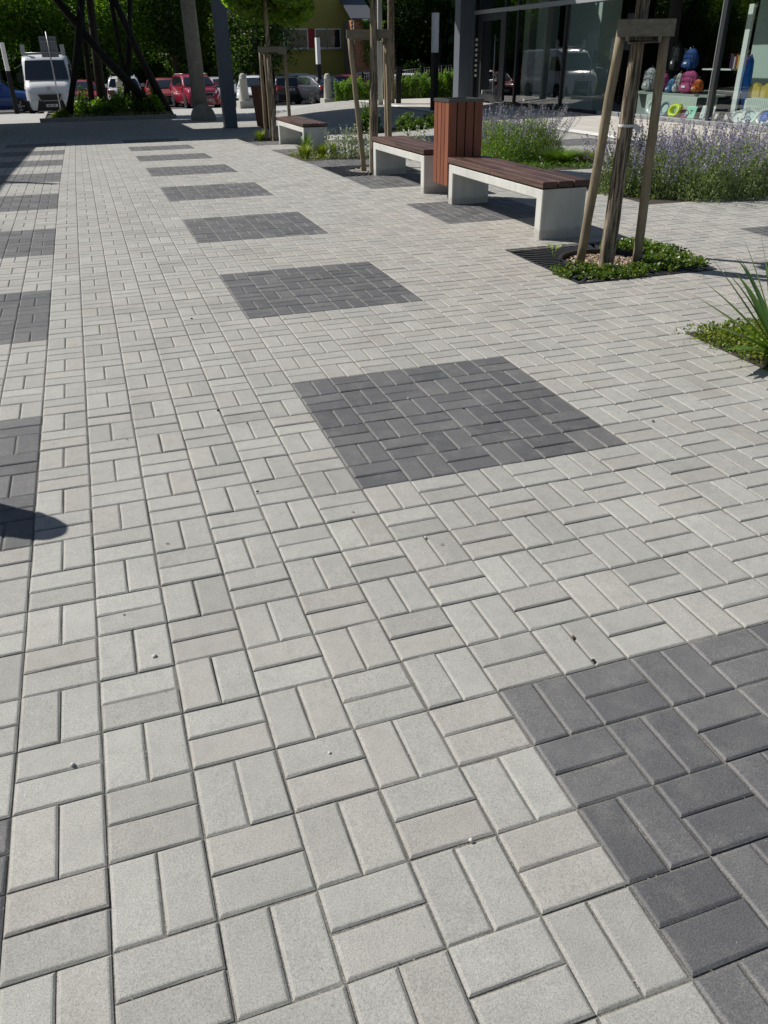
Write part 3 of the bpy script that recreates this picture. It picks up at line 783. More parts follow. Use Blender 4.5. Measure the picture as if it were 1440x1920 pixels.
# pale young weed leaf standing on the grate
m = MB()
for k in range(4):
    a = k*1.5+.3; m.tube([(0, 0, 0), (.015*math.cos(a), .015*math.sin(a), .05)], [.0015, .001], 4)
    c = Vector((.03*math.cos(a), .03*math.sin(a), .065)); m.add([c+Vector((-.02*math.cos(a), -.02*math.sin(a), -.01)), c+Vector((-.02*math.sin(a), .02*math.cos(a), .006)), c+Vector((.026*math.cos(a), .026*math.sin(a), .01)), c+Vector((.02*math.sin(a), -.02*math.cos(a), .006))], [(0, 1, 2, 3)])
o = m.build('weed', leaf_mat('pale_weed_leaf', (.3, .36, .16), (.45, .5, .28), .3), None, (2.60, 4.33, .035)); o.scale = (1.5, 1.5, 1.4)
tag(o, 'pale broad-leaved weed standing on the left of the nearest grate', 'weed')

# yucca bed at the right edge
G = np.concatenate([spread(34000, 2.42, 3.58, 1.22, 2.38, r_, .055, lambda x, y: (np.hypot(x-2.4, y-2.4) > .0) & (r_.rand(len(x)) < .25+.75*_sm((x-2.42)/.25)*_sm((2.40-y)/.3))),
                    spread(160, 2.34, 2.6, 2.1, 2.42, r_, .04)])
tag(link('groundcover', leaf_mesh('groundcover', G, .023, GYEL, .6, .6, 8)), 'yellow-green creeping groundcover in the yucca bed', 'groundcover', kind='stuff')
G = spread(1500, 2.36, 3.0, 1.3, 2.42, r_, .05, lambda x, y: np.sin(x*40)+np.sin(y*37) > .3)
tag(link('groundcover', leaf_mesh('groundcover', G, .020, GCOV, .7, .7, 9)), 'darker green leaves creeping over the paving edge of the yucca bed', 'groundcover', kind='stuff')
def yucca(loc, specs, label):
    t = thing('yucca_plant', label, 'plant', loc)
    for k, (az, el, ln, w) in enumerate(specs):
        m = MB(); V = []; a = math.radians(az); e = math.radians(el); n = 9; sx, sy = -math.sin(a), math.cos(a)
        p = Vector((0, 0, .0)); drop = random.uniform(.0, .45)
        for i in range(n):
            s = i/(n-1); ee = e - drop*s*s
            ww = w*(.55+1.5*s-2.05*s*s) if s < .98 else .0008
            ww = max(ww, .0008); fold = ww*.35
            V += [(p.x+sx*ww, p.y+sy*ww, p.z+fold), (p.x, p.y, p.z), (p.x-sx*ww, p.y-sy*ww, p.z+fold)]
            st = ln/(n-1); p = p + Vector((math.cos(a)*math.cos(ee), math.sin(a)*math.cos(ee), math.sin(ee)))*st
        F_ = []
        for i in range(n-1):
            for q in (0, 1): F_.append((i*3+q, i*3+q+1, i*3+q+4, i*3+q+3))
        m.add(V, F_, 0, True); m.build('leaf', YUC, t)
    return t
yuc_specs = [(178, 34, .74, .014), (171, 42, .70, .013), (160, 50, .72, .013), (164, 55, .66, .011), (186, 28, .62, .020), (192, 20, .5, .02), (150, 66, .70, .015), (140, 72, .74, .014),
             (128, 64, .6, .013), (110, 60, .6, .014), (95, 48, .55, .014), (70, 50, .6, .014), (45, 42, .55, .015), (15, 46, .6, .015), (-15, 40, .55, .015), (-50, 45, .55, .015),
             (-85, 40, .5, .015), (-120, 38, .48, .015), (215, 42, .5, .016), (200, 60, .66, .014), (120, 80, .68, .013), (30, 75, .7, .013), (-60, 70, .66, .013)]
yucca((2.60, 1.86, gzf(2.6, 1.8)), [(a, e, l, w*2.3) for a, e, l, w in yuc_specs], 'yucca with long pointed blades spreading over yellow groundcover at the right edge')
yucca((3.2, 1.75, gzf(3.2, 1.7)), [(a+23, e, l*.9, w) for a, e, l, w in yuc_specs], 'second yucca farther right in the same bed beyond the photo edge')

# silver stachys and grasses in the far bed
def stachys(seed):
    r2 = np.random.RandomState(seed); C = []; Dr = []
    for i in range(26):
        a, q = r2.uniform(0, 6.28), .22*math.sqrt(r2.rand()); b = np.array([q*math.cos(a), q*math.sin(a), 0]); ln = r2.uniform(.25, .48)
        d = np.array([r2.normal(0, .12), r2.normal(0, .12), 1])
        for k in range(22):
            C.append(b + d*ln*(k+1)/22 + r2.normal(0, .006, 3)); Dr.append(rand_dirs(1, r2)[0]*[1, 1, .5]+[0, 0, .4])
    Dr = np.array(Dr); return leaf_mesh('foliage', np.array(C), .046, SILV, .4, .2, seed, dirs=Dr/np.linalg.norm(Dr, axis=1)[:, None])
def tuft(R, H, n, mat, seed, w=.006, name='foliage'):
    r2 = np.random.RandomState(seed); V = []; Fs = []
    for i in range(n):
        a, q = r2.uniform(0, 6.28), R*.4*math.sqrt(r2.rand()); b = np.array([q*math.cos(a), q*math.sin(a), 0]); ln = H*r2.uniform(.6, 1.1)
        o_ = np.array([math.cos(a), math.sin(a), 0])*R*r2.uniform(.2, 1.0); s = np.array([-math.sin(a), math.cos(a), 0])*w; o = len(V)
        V += [b-s, b+s, b+o_*.4+[0, 0, ln*.65]+s*.8, b+o_*.4+[0, 0, ln*.65]-s*.8, b+o_+[0, 0, ln]+s*.1, b+o_+[0, 0, ln]-s*.1]
        Fs += [(o, o+1, o+2, o+3), (o+3, o+2, o+4, o+5)]
    return npmesh(name, np.array(V), np.array(Fs), mat)
ST = stachys(1); ST2 = stachys(2)
for x, y, me, lb in [(3.02, 12.0, ST, 'silver woolly-leaved plant directly left of the middle stake'), (3.35, 12.25, ST2, 'silver woolly-leaved plant behind the middle tree trunk'), (3.3, 11.9, ST, 'low silver woolly plant touching the middle bench'), (4.05, 11.2, ST2, 'thin white sprigs seen above the middle bench seat')]:
    plant('woolly_plant', lb, 'plant', (x, y, gzf(x, y)), [('foliage', me)], 'silver woolly-leaved plants')
TG = tuft(.16, .22, 170, GYEL, 5); TG2 = tuft(.14, .34, 120, GCOV, 6, .005)
for x, y, me, lb in [(2.55, 12.35, TG, 'low yellow-green grass tuft at the left corner of the far bed'), (2.72, 12.9, TG2, 'upright grass tuft against the end of the far bench'), (2.85, 12.3, TG, 'bushy yellow-green tuft between the far bench and the silver plants'), (3.1, 12.6, TG, 'green tuft behind the silver plants')]:
    plant('grass_tuft', lb, 'grass', (x, y, gzf(x, y)), [('foliage', me)], 'grass tufts in the far bed')
plant('grass_tuft', 'yellow-green weed tuft at the foot of the farthest stake frame', 'grass', (2.72, 16.95, gzf(2.7, 17)), [('foliage', TG)], 'grass tufts in the far bed')
G = spread(2600, 2.42, 3.6, 11.85, 13.2, r_, .07, lambda x, y: np.sin(x*9)+np.sin(y*7) > -.4)
tag(link('groundcover', leaf_mesh('groundcover', G, .03, GYEL, .5, .6, 12)), 'low yellow-green weeds filling the bed before the far bench', 'groundcover', kind='stuff')
G = spread(7000, 4.85, 5.98, 9.0, 11.9, r_, .06, lambda x, y: np.sin(x*9)+np.sin(y*7+x*3) > -.9)
tag(link('groundcover', leaf_mesh('groundcover', G, .03, GCOV, .6, .7, 14)), 'low green creeping plants along the bed behind the nearest bench', 'groundcover', kind='stuff')
# round bushy shrubs in the shaded bed
def shrub_mesh(R, H, n, mat, seed, sz=.07, asp=.4, clumps=26):
    r2 = np.random.RandomState(seed); P = clumpy(n, R, clumps, r2, H/R, .4); P[:, 2] = np.abs(P[:, 2]); return leaf_mesh('foliage', P, sz, mat, asp, .5, seed)
SH1 = shrub_mesh(.55, .45, 5200, GCOV, 3, .06, .35)
plant('round_shrub', 'round bright green shrub between the middle stakes and the slatted bin', 'shrub', (6.55, 18.0, gzf(6.5, 18)), [('foliage', SH1)], 'small green shrubs')
plant('round_shrub', 'smaller round green shrub half behind the slatted bin', 'shrub', (7.15, 18.3, gzf(7, 18)), [('foliage', shrub_mesh(.4, .32, 2600, GCOV, 7, .06, .35))], 'small green shrubs')
plant('leafy_shrub', 'upright leafy green plant behind the middle tree trunk', 'shrub', (5.55, 18.2, gzf(5.5, 18)), [('foliage', shrub_mesh(.36, .62, 2400, GCOV, 8, .07, .35)), ('blade', tuft(.3, .8, 60, GCOV, 9, .008, 'blade'))], 'small green shrubs')
plant('low_sedge', 'low dark green mat of sedge behind the near end of the first bench', 'plant', (5.75, 9.75, gzf(5.7, 9.7)), [('foliage', tuft(.4, .2, 900, GCOV, 13, .004)), ('leaf_mat', shrub_mesh(.42, .12, 1600, GCOV, 14, .03, .5))])
plant('low_sedge', 'low browning sedge at the right end of the bed behind the first bench', 'plant', (6.15, 9.6, gzf(6.1, 9.6)), [('foliage', tuft(.32, .17, 700, GYEL, 15, .004))])

# pebbles and crumbs lying on the pavers
PB = [(-.85, .45, .011, 1, 'white pebble on a light paver left of the middle of the near paving'), (-1.07, .11, .009, 1, 'white pebble at the left edge near the front'),
      (-.26, -.40, .009, 1, 'pale pebble lying in a joint near the bottom middle'), (.30, .13, .010, 2, 'brown pebble just above the near dark square corner'),
      (.30, .02, .009, 0, 'black crumb in the joint beside the near dark square corner'), (-.41, 2.17, .011, 0, 'black crumb on the light pavers left of the dark square'),
      (-.34, 3.72, .011, 0, 'small black crumb left of the second dark square'), (-.39, 1.32, .010, 1, 'white pebble left of the near corner of the dark square'),
      (.10, .78, .009, 1, 'white pebble in the light band below the dark square'), (.69, 1.79, .009, 0, 'black crumb in the middle of the dark square'),
      (.49, 2.0, .008, 1, 'white pebble in the middle of the dark square'), (1.44, 1.36, .011, 2, 'brown crumb right of the dark square'), (-.48, -.06, .007, 1, 'tiny pale chip on a paver near the bottom')]
PM = [basic('black_crumb', (.02, .02, .02), .8), basic('white_pebble', (.55, .54, .5), .6), basic('brown_pebble', (.25, .17, .11), .7)]
for x, y, s, k, lb in PB:
    s *= .62; m = MB(); rr = random.Random(int(x*1000)); V = []
    m.lathe([(.01*s, -.6*s), (.7*s, -.45*s), (s*rr.uniform(.9, 1.1), 0), (.7*s, .5*s), (.02*s, .7*s)], 9)
    m.v = [(a*rr.uniform(.85, 1.15), b*rr.uniform(.85, 1.15), c) for a, b, c in m.v]
    tag(m.build('pebble', PM[k], None, (x, y, gzf(x, y)+.55*s)), lb, 'pebble', 'pebbles and crumbs on the paving')

# litter of dry leaf bits and petals along bed and bench edges
rl = np.random.RandomState(91); LC = []
for (x0, x1, y0_, y1_, n_) in ((2.28, 2.44, 1.3, 2.5, 90), (2.3, 3.7, 3.48, 3.62, 60), (2.3, 3.0, 4.78, 4.95, 60), (2.75, 3.4, 4.9, 7.9, 120), (4.5, 6.9, 5.7, 6.15, 260), (4.7, 4.85, 8.9, 12, 80), (2.3, 2.45, 11.7, 13.2, 90), (3.6, 4.8, 3.4, 5.6, 90), (-1.5, 2.3, .5, 9, 70)):
    x = rl.uniform(x0, x1, n_)+rl.normal(0, .04, n_); y = rl.uniform(y0_, y1_, n_)+rl.normal(0, .04, n_); LC.append(np.stack([x, y, gz(x, y)+.004], 1))
LC = np.concatenate(LC)
tag(link('leaf_litter', leaf_mesh('leaf_litter', LC, .013, leaf_mat('dry_litter', (.10, .06, .03), (.55, .50, .40), .1), .5, 3.0, 92)), 'dry leaf bits and pale petals scattered by the beds and benches', 'litter', kind='stuff')

# ------------------------------------------------------------------ posts, bollards, lamps
def stone_bollard(loc, h, label, base=True):
    s = h/1.2; t = thing('stone_bollard', label, 'bollard', loc, .1, 'stone bollards along the parking')
    z0 = .26*s if base else 0
    MB().lathe([(.19*s, z0), (.185*s, z0+.02), (.145*s, .98*s), (.152*s, .99*s), (.152*s, 1.02*s), (.14*s, 1.03*s), (.135*s, 1.09*s), (.105*s, 1.155*s), (.06*s, 1.19*s), (.0, 1.2*s)], 24).build('shaft', STONE, t)
    if base: MB().box(-.27*s, .27*s, -.27*s, .27*s, -.1, .26*s, bev=.01).build('base_block', STONE, t)
    return t
stone_bollard((-1.91, 45.7, gzf(-1.9, 45.7)), 1.42, 'pale stone bollard standing right before the white van', False)
stone_bollard((1.17, 42.0, gzf(1.2, 42)), 1.45, 'stone bollard behind the planted bed before the white off-roader', False)
stone_bollard((6.60, 40.35, gzf(6.6, 40.3)), 1.45, 'stone bollard on a square block between the steel pillar and the far bin')
stone_bollard((9.35, 35.6, gzf(9.35, 35.6)), 1.2, 'stone bollard on a square block beside the hedge end')
bl = stone_bollard((-1.955, 1.975, gzf(-2, 2)), 1.1, 'round-topped stone bollard just outside the left edge, throwing a shadow in', False); bl.scale = (.66, .66, 1.0)
def lamp_post(loc, h, zb, w, label, rotz=.2):
    t = thing('lamp_bollard', label, 'lamp', loc, rotz, 'square black lamp bollards with white tops')
    a = w/2
    MB().box(-a, a, -a, a, -.05, zb, bev=.004).build('post', DARKM, t)
    MB().box(-a*.94, a*.94, -a*.94, a*.94, zb, h-.03, bev=.004).build('lamp_shade', WHITEP, t)
    MB().box(-a, a, -a, a, h-.03, h).build('cap', DARKM, t); return t
lamp_post((-3.58, 43.1, gzf(-3.6, 43.1)), 2.88, 1.73, .18, 'leftmost lamp bollard, white above black, before the blue car')
lamp_post((12.0, 47.0, gzf(12, 47)), 3.15, 1.86, .22, 'lamp bollard, white above black, in front of the dark saloon')
lamp_post((9.04, 22.8, gzf(9, 22.8)), 2.46, 1.47, .16, 'tall lamp bollard, white above black, between hedge and steel pillar')
# steel pillars and canopy
def pillar(loc, w, h, label):
    t = thing('steel_pillar', label, 'pillar', loc, 0, 'grey steel pillars carrying the canopy'); a = w/2
    MB().box(-a, a, -a, a, -.05, h, bev=.01).build('column', STEEL, t)
    MB().box(-a-.03, a+.03, -a-.03, a+.03, -.04, .012).build('base_plate', DARKM, t); return t
pillar((3.06, 22.9, gzf(3, 22.9)), .34, 5.7, 'grey steel pillar left of the far litter bin')
pillar((11.85, 27.2, gzf(11.8, 27.2)), .46, 5.4, 'grey steel pillar at the far end of the shop window')
H_ = 5.9
def shadow_poly(pts): return [(x - .76*H_, y + .65*H_) for x, y in pts]
cn = thing('canopy', 'high flat canopy over the plaza, above the photo, whose shade crosses the paving', 'canopy', (0, 0, 0))
for pts in ([(-1.85, 18.02), (1.9, 18.02), (1.9, 32.2), (-1.85, 31.5)], [(1.9, 18.02), (5.2, 18.02), (5.2, 22.9), (1.9, 22.9)],
            [(1.9, 26.7), (5.2, 26.7), (5.2, 29.6), (1.9, 29.6)], [(5.2, 18.02), (12.4, 18.5), (16, 19.2), (16, 27), (10.4, 23.6), (6.7, 27.8), (5.2, 28.6)],
            [(-20, -8), (-1.85, -8), (-1.85, 18.02), (-1.85, 31.5), (-20, 30)]):
    m = MB().prism(shadow_poly(pts), 'z', H_-.35, H_); m.build('roof_slab', STEEL, cn)
MB().tube([(-6.42, 12.95+2.0, H_), (-6.42, 12.95+2.0, H_+.95)], [.07, .055], 8).build('rod', DARKM, cn)
for x, y in ((-7, 6), (-7, 14), (-7, 22.5), (-7, -3)):
    pillar((x, y, gzf(x, y)), .34, 5.6, 'grey steel pillar of the canopy row left of the photo')
# concrete utility pole
t = thing('concrete_pole', 'round concrete utility pole with half-round footing block left of the steel pillar', 'utility pole', (3.07, 28.6, gzf(2.8, 28.6)))
MB().tube([(-.02, .25, -.1), (-.04, .25, 3), (-.1, .25, 8.5)], [.25, .235, .17], 14).build('shaft', OLDCONC, t)
hc = [(.40*math.cos(math.pi*k/16), .5*math.sin(math.pi*k/16)) for k in range(17)]
MB().prism(hc, 'y', -.28, .12).build('footing', OLDCONC, t)
MB().tube([(.12, 8.3, 5.0), (.12, 8.3, 5.05)], [.01, .01], 4)
# posts by the hedge
tag(MB().tube([(0, 0, -.05), (0, 0, 6.0)], [.085, .07], 12).build('concrete_post', CONC, None, (8.78, 26.9, gzf(8.8, 26.9))), 'slim pale round post behind the middle stake frame', 'post')
tag(MB().tube([(0, 0, -.05), (0, 0, 3), (.03, 0, 6.0)], [.12, .11, .1], 12, wob=.06).build('timber_post', BARK, None, (9.3, 27.3, gzf(9.3, 27.3))), 'dark timber pole right beside the slim pale post', 'post')
tag(MB().box(-.08, .08, -.05, .05, -.05, 1.1, bev=.004).build('low_post', DARKM, None, (9.45, 27.0, gzf(9.4, 27))), 'short black metal post before the hedge', 'post')

# sign seen from the back
t = thing('road_sign', 'grey back of a square road sign on a thin pole before the van windscreen', 'road sign', (-1.62, 42.0, gzf(-1.6, 42)), -.12)
MB().tube([(0, -.03, -.05), (0, -.03, 3.2)], [.03, .03], 10).build('pole', GREYMETAL, t)
MB().box(-.36, .36, 0, .02, 2.22, 3.02, bev=.004).build('sign_plate', basic('sign_back_grey', (.16, .175, .20), .5, .3), t)
MB().box(-.3, .3, -.05, -.001, 2.4, 2.43).box(-.3, .3, -.05, -.001, 2.82, 2.85).build('bracket', GREYMETAL, t)

# ------------------------------------------------------------------ planted island with slanting poles
XA, XB, YA, YB = -2.15, 2.45, 31.05, 37.0
t = thing('planter_kerb', 'low concrete kerb round the dark planted island in the background', 'kerb', (0, 0, 0))
for x0, x1, y0_, y1_ in ((XA, XB, YA, YA+.14), (XA, XB, YB-.14, YB), (XA, XA+.14, YA+.14, YB-.14), (XB-.14, XB, YA+.14, YB-.14)):
    z = gzf((x0+x1)/2, (y0_+y1_)/2); MB().box(x0, x1, y0_, y1_, z-.25, z+.13, bev=.01).build('kerb_stone', KERB, t)
o = grid_sheet('planter_soil', np.linspace(XA+.1, XB-.1, 10), np.linspace(YA+.1, YB-.1, 10), .09, SOIL)
PS = [(-1.45, 31.7, .42, .42, GYEL, 'bright yellow-green low plant at the left corner of the planted island'), (-.75, 32.4, .62, .85, GCOV, 'dark leafy shrub left in the planted island'),
      (-.1, 32.2, .6, .75, LEAFM, 'spreading shrub behind the left slanting pole'), (.55, 32.1, .62, .95, HEDGE, 'brightly lit green shrub in the middle of the planted island'),
      (1.2, 32.5, .6, 1.0, GCOV, 'dark green shrub right of the lit one'), (1.75, 32.2, .55, .85, LEAFM, 'twiggy shrub at the right end of the planted island'),
      (2.05, 33.4, .5, 1.25, LEAFM, 'taller ragged shrub behind the right kerb corner'), (-.4, 34.4, .75, 1.1, LEAFD, 'dark shrub deep in the planted island'), (1.0, 34.8, .8, 1.15, LEAFD, 'dark shrub at the back of the planted island')]
for k, (x, y, R, Hh, mt, lb) in enumerate(PS):
    plant('island_shrub', lb, 'shrub', (x, y, gzf(x, y)+.08), [('foliage', shrub_mesh(R, Hh, 2300, mt, 60+k, .10, .5, 18))], 'shrubs of the planted island')
tag(link('dry_leaves', leaf_mesh('dry_leaves', spread(900, XA+.2, XB-.1, YA+.15, YA+.9, r_, .12)+np.array([0, 0, .1]), .07, leaf_mat('straw', (.25, .24, .12), (.5, .5, .35), .2), .3, .3, 77)), 'straw-coloured dry grass along the kerb of the planted island', 'grass', kind='stuff')
DWOOD = wood_mat('dark_pole_wood', (.014, .011, .009), (.04, .032, .025), .8, (30, 30, 3), .5)
t = thing('pole_tripod', 'dark slanting timber poles crossing high over the planted island', 'pole frame', (0, 32.4, gzf(0, 32.4)))
for x0, yy, x1, yt, r0 in ((-1.30, -.6, .18, .8, .17), (2.15, -.4, -1.55, .8, .17), (.75, .6, 1.75, 1.3, .13), (2.45, .4, .75, 1.0, .15), (-.35, 1.6, -.1, .3, .12), (1.0, .9, .9, .9, .10)):
    MB().tube([(x0, yy, -.1), ((x0+x1)/2, (yy+yt)/2, 2.0), (x1, yt, 4.6)], [r0, r0*.85, r0*.7], 10, wob=.05, seed=3).build('pole', DWOOD, t)

r_isl = np.random.RandomState(404)
ti = thing('island_tree', 'dark tree whose low crown hangs over the slanting poles of the planted island', 'tree', (.1, 36.0, gzf(.1, 36)+.05))
MB().tube([(0, 0, -.1), (.1, 0, 2.5), (.3, -.1, 6)], [.2, .16, .1], 10, wob=.08, seed=5).build('trunk', DWOOD, ti)
link('crown', leaf_mesh('crown', clumpy(22000, 2.7, 50, r_isl, .8)+np.array([-.5, -.6, 5.6]), .12, LEAFD, .7, .2, 5), ti)

# ------------------------------------------------------------------ cars
def interp(st, x):
    xs = [s[0] for s in st]; return [float(np.interp(x, xs, [s[k] for s in st])) for k in range(1, len(st[0]))]
def loft(st, sec, mi=0, n=26):
    m = MB(); xs = np.linspace(st[0][0], st[-1][0], n); V = []; ns = None
    for x in xs:
        q = sec(*interp(st, x)); ns = len(q)*2-1
        V += [(x, y, z) for y, z in q] + [(x, -y, z) for y, z in q[-2::-1]]
    F_ = [(i*ns+k, (i+1)*ns+k, (i+1)*ns+k+1, i*ns+k+1) for i in range(n-1) for k in range(ns-1)]
    m.add(V, F_, mi, True); m.add([V[k] for k in range(ns)], [tuple(range(ns))], mi); m.add([V[(n-1)*ns+k] for k in range(ns)], [tuple(range(ns-1, -1, -1))], mi)
    return m
def make_car(label, cat, loc, heading, paint, kind='hatch', group='cars parked behind the plaza', rack=False, plate=PLATE, name='parked_car'):
    t = thing(name, label, cat, loc, heading, group)
    van = kind == 'van'
    spec = dict(
        hatch=(4.0, 1.72, 1.45, [(-1.98, .78, .60), (-1.93, .95, .78), (-1.5, .97, .85), (.7, .95, .86), (1.0, .93, .85), (1.75, .78, .80), (1.96, .62, .70), (2.0, .50, .60)],
               [(-1.86, .97, .80), (-1.55, 1.38, .80), (-.9, 1.45, .80), (.1, 1.43, .80), (.45, 1.32, .80), (1.05, .94, .80)], (-1.25, 1.25)),
        suv=(4.35, 1.84, 1.6, [(-2.15, .82, .66), (-2.1, 1.05, .84), (-1.6, 1.08, .91), (.8, 1.05, .92), (1.1, 1.02, .91), (1.9, .92, .86), (2.12, .74, .76), (2.17, .55, .66)],
             [(-2.0, 1.07, .86), (-1.7, 1.52, .86), (-1.0, 1.60, .86), (.2, 1.57, .86), (.6, 1.42, .86), (1.15, 1.04, .86)], (-1.35, 1.35)),
        sedan=(4.7, 1.82, 1.46, [(-2.35, .72, .66), (-2.3, 1.0, .82), (-1.8, 1.03, .89), (.9, .97, .91), (1.2, .95, .90), (2.1, .82, .84), (2.32, .64, .74), (2.36, .5, .64)],
               [(-2.0, 1.03, .84), (-1.2, 1.36, .84), (-.6, 1.45, .84), (.3, 1.44, .84), (.65, 1.32, .84), (1.3, .96, .84)], (-1.45, 1.45)),
        van=(5.4, 2.05, 2.35, [(-2.7, 1.9, .98), (-2.65, 2.3, 1.0), (.9, 2.36, 1.02), (1.25, 2.30, 1.02), (1.3, 1.32, 1.02), (2.1, 1.2, .98), (2.5, 1.05, .9), (2.6, .7, .82)], None, (-1.7, 1.65)))[kind]
    Ln, Wd, H, body, gh, wheels = spec; zb = .24
    if van:
        body = [(-2.7, 2.25, .98), (-2.66, 2.34, 1.02), (.95, 2.38, 1.02), (1.35, 2.28, 1.0), (2.12, 1.36, .99), (2.45, 1.2, .96), (2.62, .98, .90), (2.68, .6, .80)]
        def sec(zt, hw): return [(hw*.94, zb), (hw, zb+.14), (hw*1.0, min(1.15, zt-.25) if zt > 1.3 else (zb+zt)/2), (hw*(.95 if zt > 1.6 else .98), zt-.22 if zt > 1 else zt-.12), (hw*(.9 if zt > 1.6 else .93), zt-.05), (hw*.7, zt), (0, zt+.02)]
    else:
        def sec(zt, hw): return [(hw*.94, zb), (hw, zb+.12), (hw*1.01, (zb+zt)*.5), (hw*.985, zt-.10), (hw*.93, zt-.02), (hw*.6, zt+.012), (0, zt+.02)]
    bm_ = loft(body, sec, 0, 40); bm_.build('body', paint, t)
    xf, xr = body[-1][0], body[0][0]
    hwf = interp(body, xf-.02)[1]; hwr = interp(body, xr+.02)[1]
    if gh:
        zbelt = gh[0][1]-.03
        def gsec(zr, hw):
            k = max(0.0, (zr-zbelt)/(H-zbelt)); return [(hw, zbelt-.04), (hw*(1-.16*k), zr-.05*k), (hw*(1-.26*k), zr), (0, zr+.02*k)]
        loft(gh, gsec, 0, 30).build('roof', paint, t)
        def gy(x, f): # y on the greenhouse side at height fraction
            zr, hw = interp(gh, x); k = (zr-zbelt)/(H-zbelt); return hw*(1-.16*k*f)+.012
        xs = [g[0] for g in gh]
        for s in (-1, 1):
            m = MB()
            for a, b in ((xs[1]+.12, (xs[2]+xs[3])/2-.02), ((xs[2]+xs[3])/2+.06, xs[4]-.02)):
                V = []
                for x in np.linspace(a, b, 5):
                    zr, hw = interp(gh, x); zt = zr-.09; V += [(x, s*gy(x, 0), zbelt+.03), (x, s*gy(x, .92), max(zt, zbelt+.06))]
                m.add(V, [(i*2, i*2+2, i*2+3, i*2+1) for i in range(4)], 0, True)
            m.build('side_window', CARGLASS, t)
        for nme, (ia, ib) in (('windscreen', (5, 4)), ('rear_window', (0, 1))):
            xa, za, ha = gh[ia]; xb, zb2, hb = gh[ib]; m = MB(); V = []
            if nme == 'windscreen': xb, zb2, hb = gh[4][0]-.15, gh[4][1]+.045, gh[4][2]
            dx = .02 if nme == 'windscreen' else -.02
            for k_ in (.08, .5, .92):
                x = xa+(xb-xa)*k_; z = interp(gh, x)[0]+.012; kk = (z-zbelt)/(H-zbelt); w = ha*(1-.28*kk)-.03
                V += [(x+dx, -w, z), (x+dx, 0, z+.014), (x+dx, w, z)]
            m.add(V, [(0, 1, 4, 3), (1, 2, 5, 4), (3, 4, 7, 6), (4, 5, 8, 7)], 0, True); m.build(nme, CARGLASS, t)
    else:
        V = []
        for z, w in ((1.40, .90), (1.8, .86), (2.16, .80)):
            x = 2.12 + (1.35-2.12)*(z-1.36)/(2.28-1.36) + .03; V += [(x, -w, z), (x+.035, 0, z+.01), (x, w, z)]
        MB().add(V, [(0, 1, 4, 3), (1, 2, 5, 4), (3, 4, 7, 6), (4, 5, 8, 7)], 0, True).build('windscreen', CARGLASS, t)
        for s in (-1, 1):
            MB().add([(1.95, s*1.0, 1.35), (.75, s*1.03, 1.35), (.75, s*.985, 2.0), (1.45, s*.965, 2.0)], [(0, 1, 2, 3)]).build('side_window', CARGLASS, t)
    # bumpers, grille, lamps, plates
    bz = .24; bt = .62 if van else .50
    m = MB(); V = []
    for z in (bz-.03, bt):
        for yy in np.linspace(-1, 1, 7): V.append((xf-.10+.16*(1-abs(yy)**2.2)-(.02 if z > bz else 0), yy*(hwf+.16), z))
    m.add(V, [(i, i+1, i+8, i+7) for i in range(6)], 0, True); m.build('front_bumper', BLACKP if van or kind == 'hatch' else paint, t)
    gz0, gz1 = (.62, .86) if van else ((.62, .76) if kind == 'suv' else (.52, .62))
    MB().obox((xf+.02, 0, (gz0+gz1)/2), (.03, 0, 0), (0, .46, 0), (0, 0, (gz1-gz0)/2)).build('grille', BLACKP, t)
    fr = MB()
    for zz in (gz0-.012, gz1+.012): fr.obox((xf+.03, 0, zz), (.025, 0, 0), (0, .5 if zz > gz0 else .36, 0), (0, 0, .012))
    for s in (-1, 1): fr.obox((xf+.03, s*.45, (gz0+gz1)/2), (.025, 0, 0), (0, .02, -.0), (0, -s*-.05, (gz1-gz0)/2+.01))
    fr.build('grille_frame', GREYMETAL, t)
    lz = .98 if van else (.80 if kind == 'suv' else .68)
    for s in (-1, 1):
        ax = xf-.16 if not van else xf-.15
        MB().add([(ax+.12, s*(hwf-.12), lz-.08), (ax-.10, s*(hwf+.13), lz-.05), (ax-.16, s*(hwf+.15), lz+.10), (ax+.06, s*(hwf-.08), lz+.05),
                  (ax+.02, s*(hwf-.12), lz-.08), (ax-.2, s*(hwf+.09), lz-.05), (ax-.26, s*(hwf+.09), lz+.10), (ax-.05, s*(hwf-.08), lz+.05)],
                 [(0, 1, 2, 3), (0, 4, 5, 1), (1, 5, 6, 2), (2, 6, 7, 3), (3, 7, 4, 0), (4, 7, 6, 5)]).build('headlight', LAMPC, t)
        rz0, rz1 = (.9, 1.5) if van else (.78, .98)
        MB().obox((xr+.03, s*(hwr-.02), (rz0+rz1)/2), (.05, 0, 0), (0, .17 if not van else .06, 0), (0, 0, (rz1-rz0)/2)).build('tail_light', LAMPR, t)
        MB().obox((xs[4]+.22 if gh else 1.75, s*(Wd/2+.10), (zbelt+.08) if gh else 1.5), (.05, 0, 0), (0, .10, 0), (0, 0, .08 if not van else .18)).build('wing_mirror', paint if not van else BLACKP, t)
    for nme, x, z in (('front_plate', xf+.07, .42), ('rear_plate', xr-.045, .80 if kind != 'sedan' else .62)):
        sgn = 1 if x > 0 else -1
        m = MB().box(min(x, x+.01*sgn), max(x, x+.01*sgn), -.26, .26, z-.055, z+.055, 0)
        m.box(x+.004 if sgn > 0 else x-.016, x+.016 if sgn > 0 else x-.004, (.21 if sgn < 0 else -.26)*1, (.26 if sgn < 0 else -.21), z-.053, z+.053, 1)
        for k_ in range(7):
            if k_ == 3: continue
            yy = -.15+.05*k_; m.box(x+.006 if sgn > 0 else x-.013, x+.013 if sgn > 0 else x-.006, yy, yy+.028, z-.034, z+.034, 2)
        m.build(nme, [plate, PLATEB, BLACKP], t)
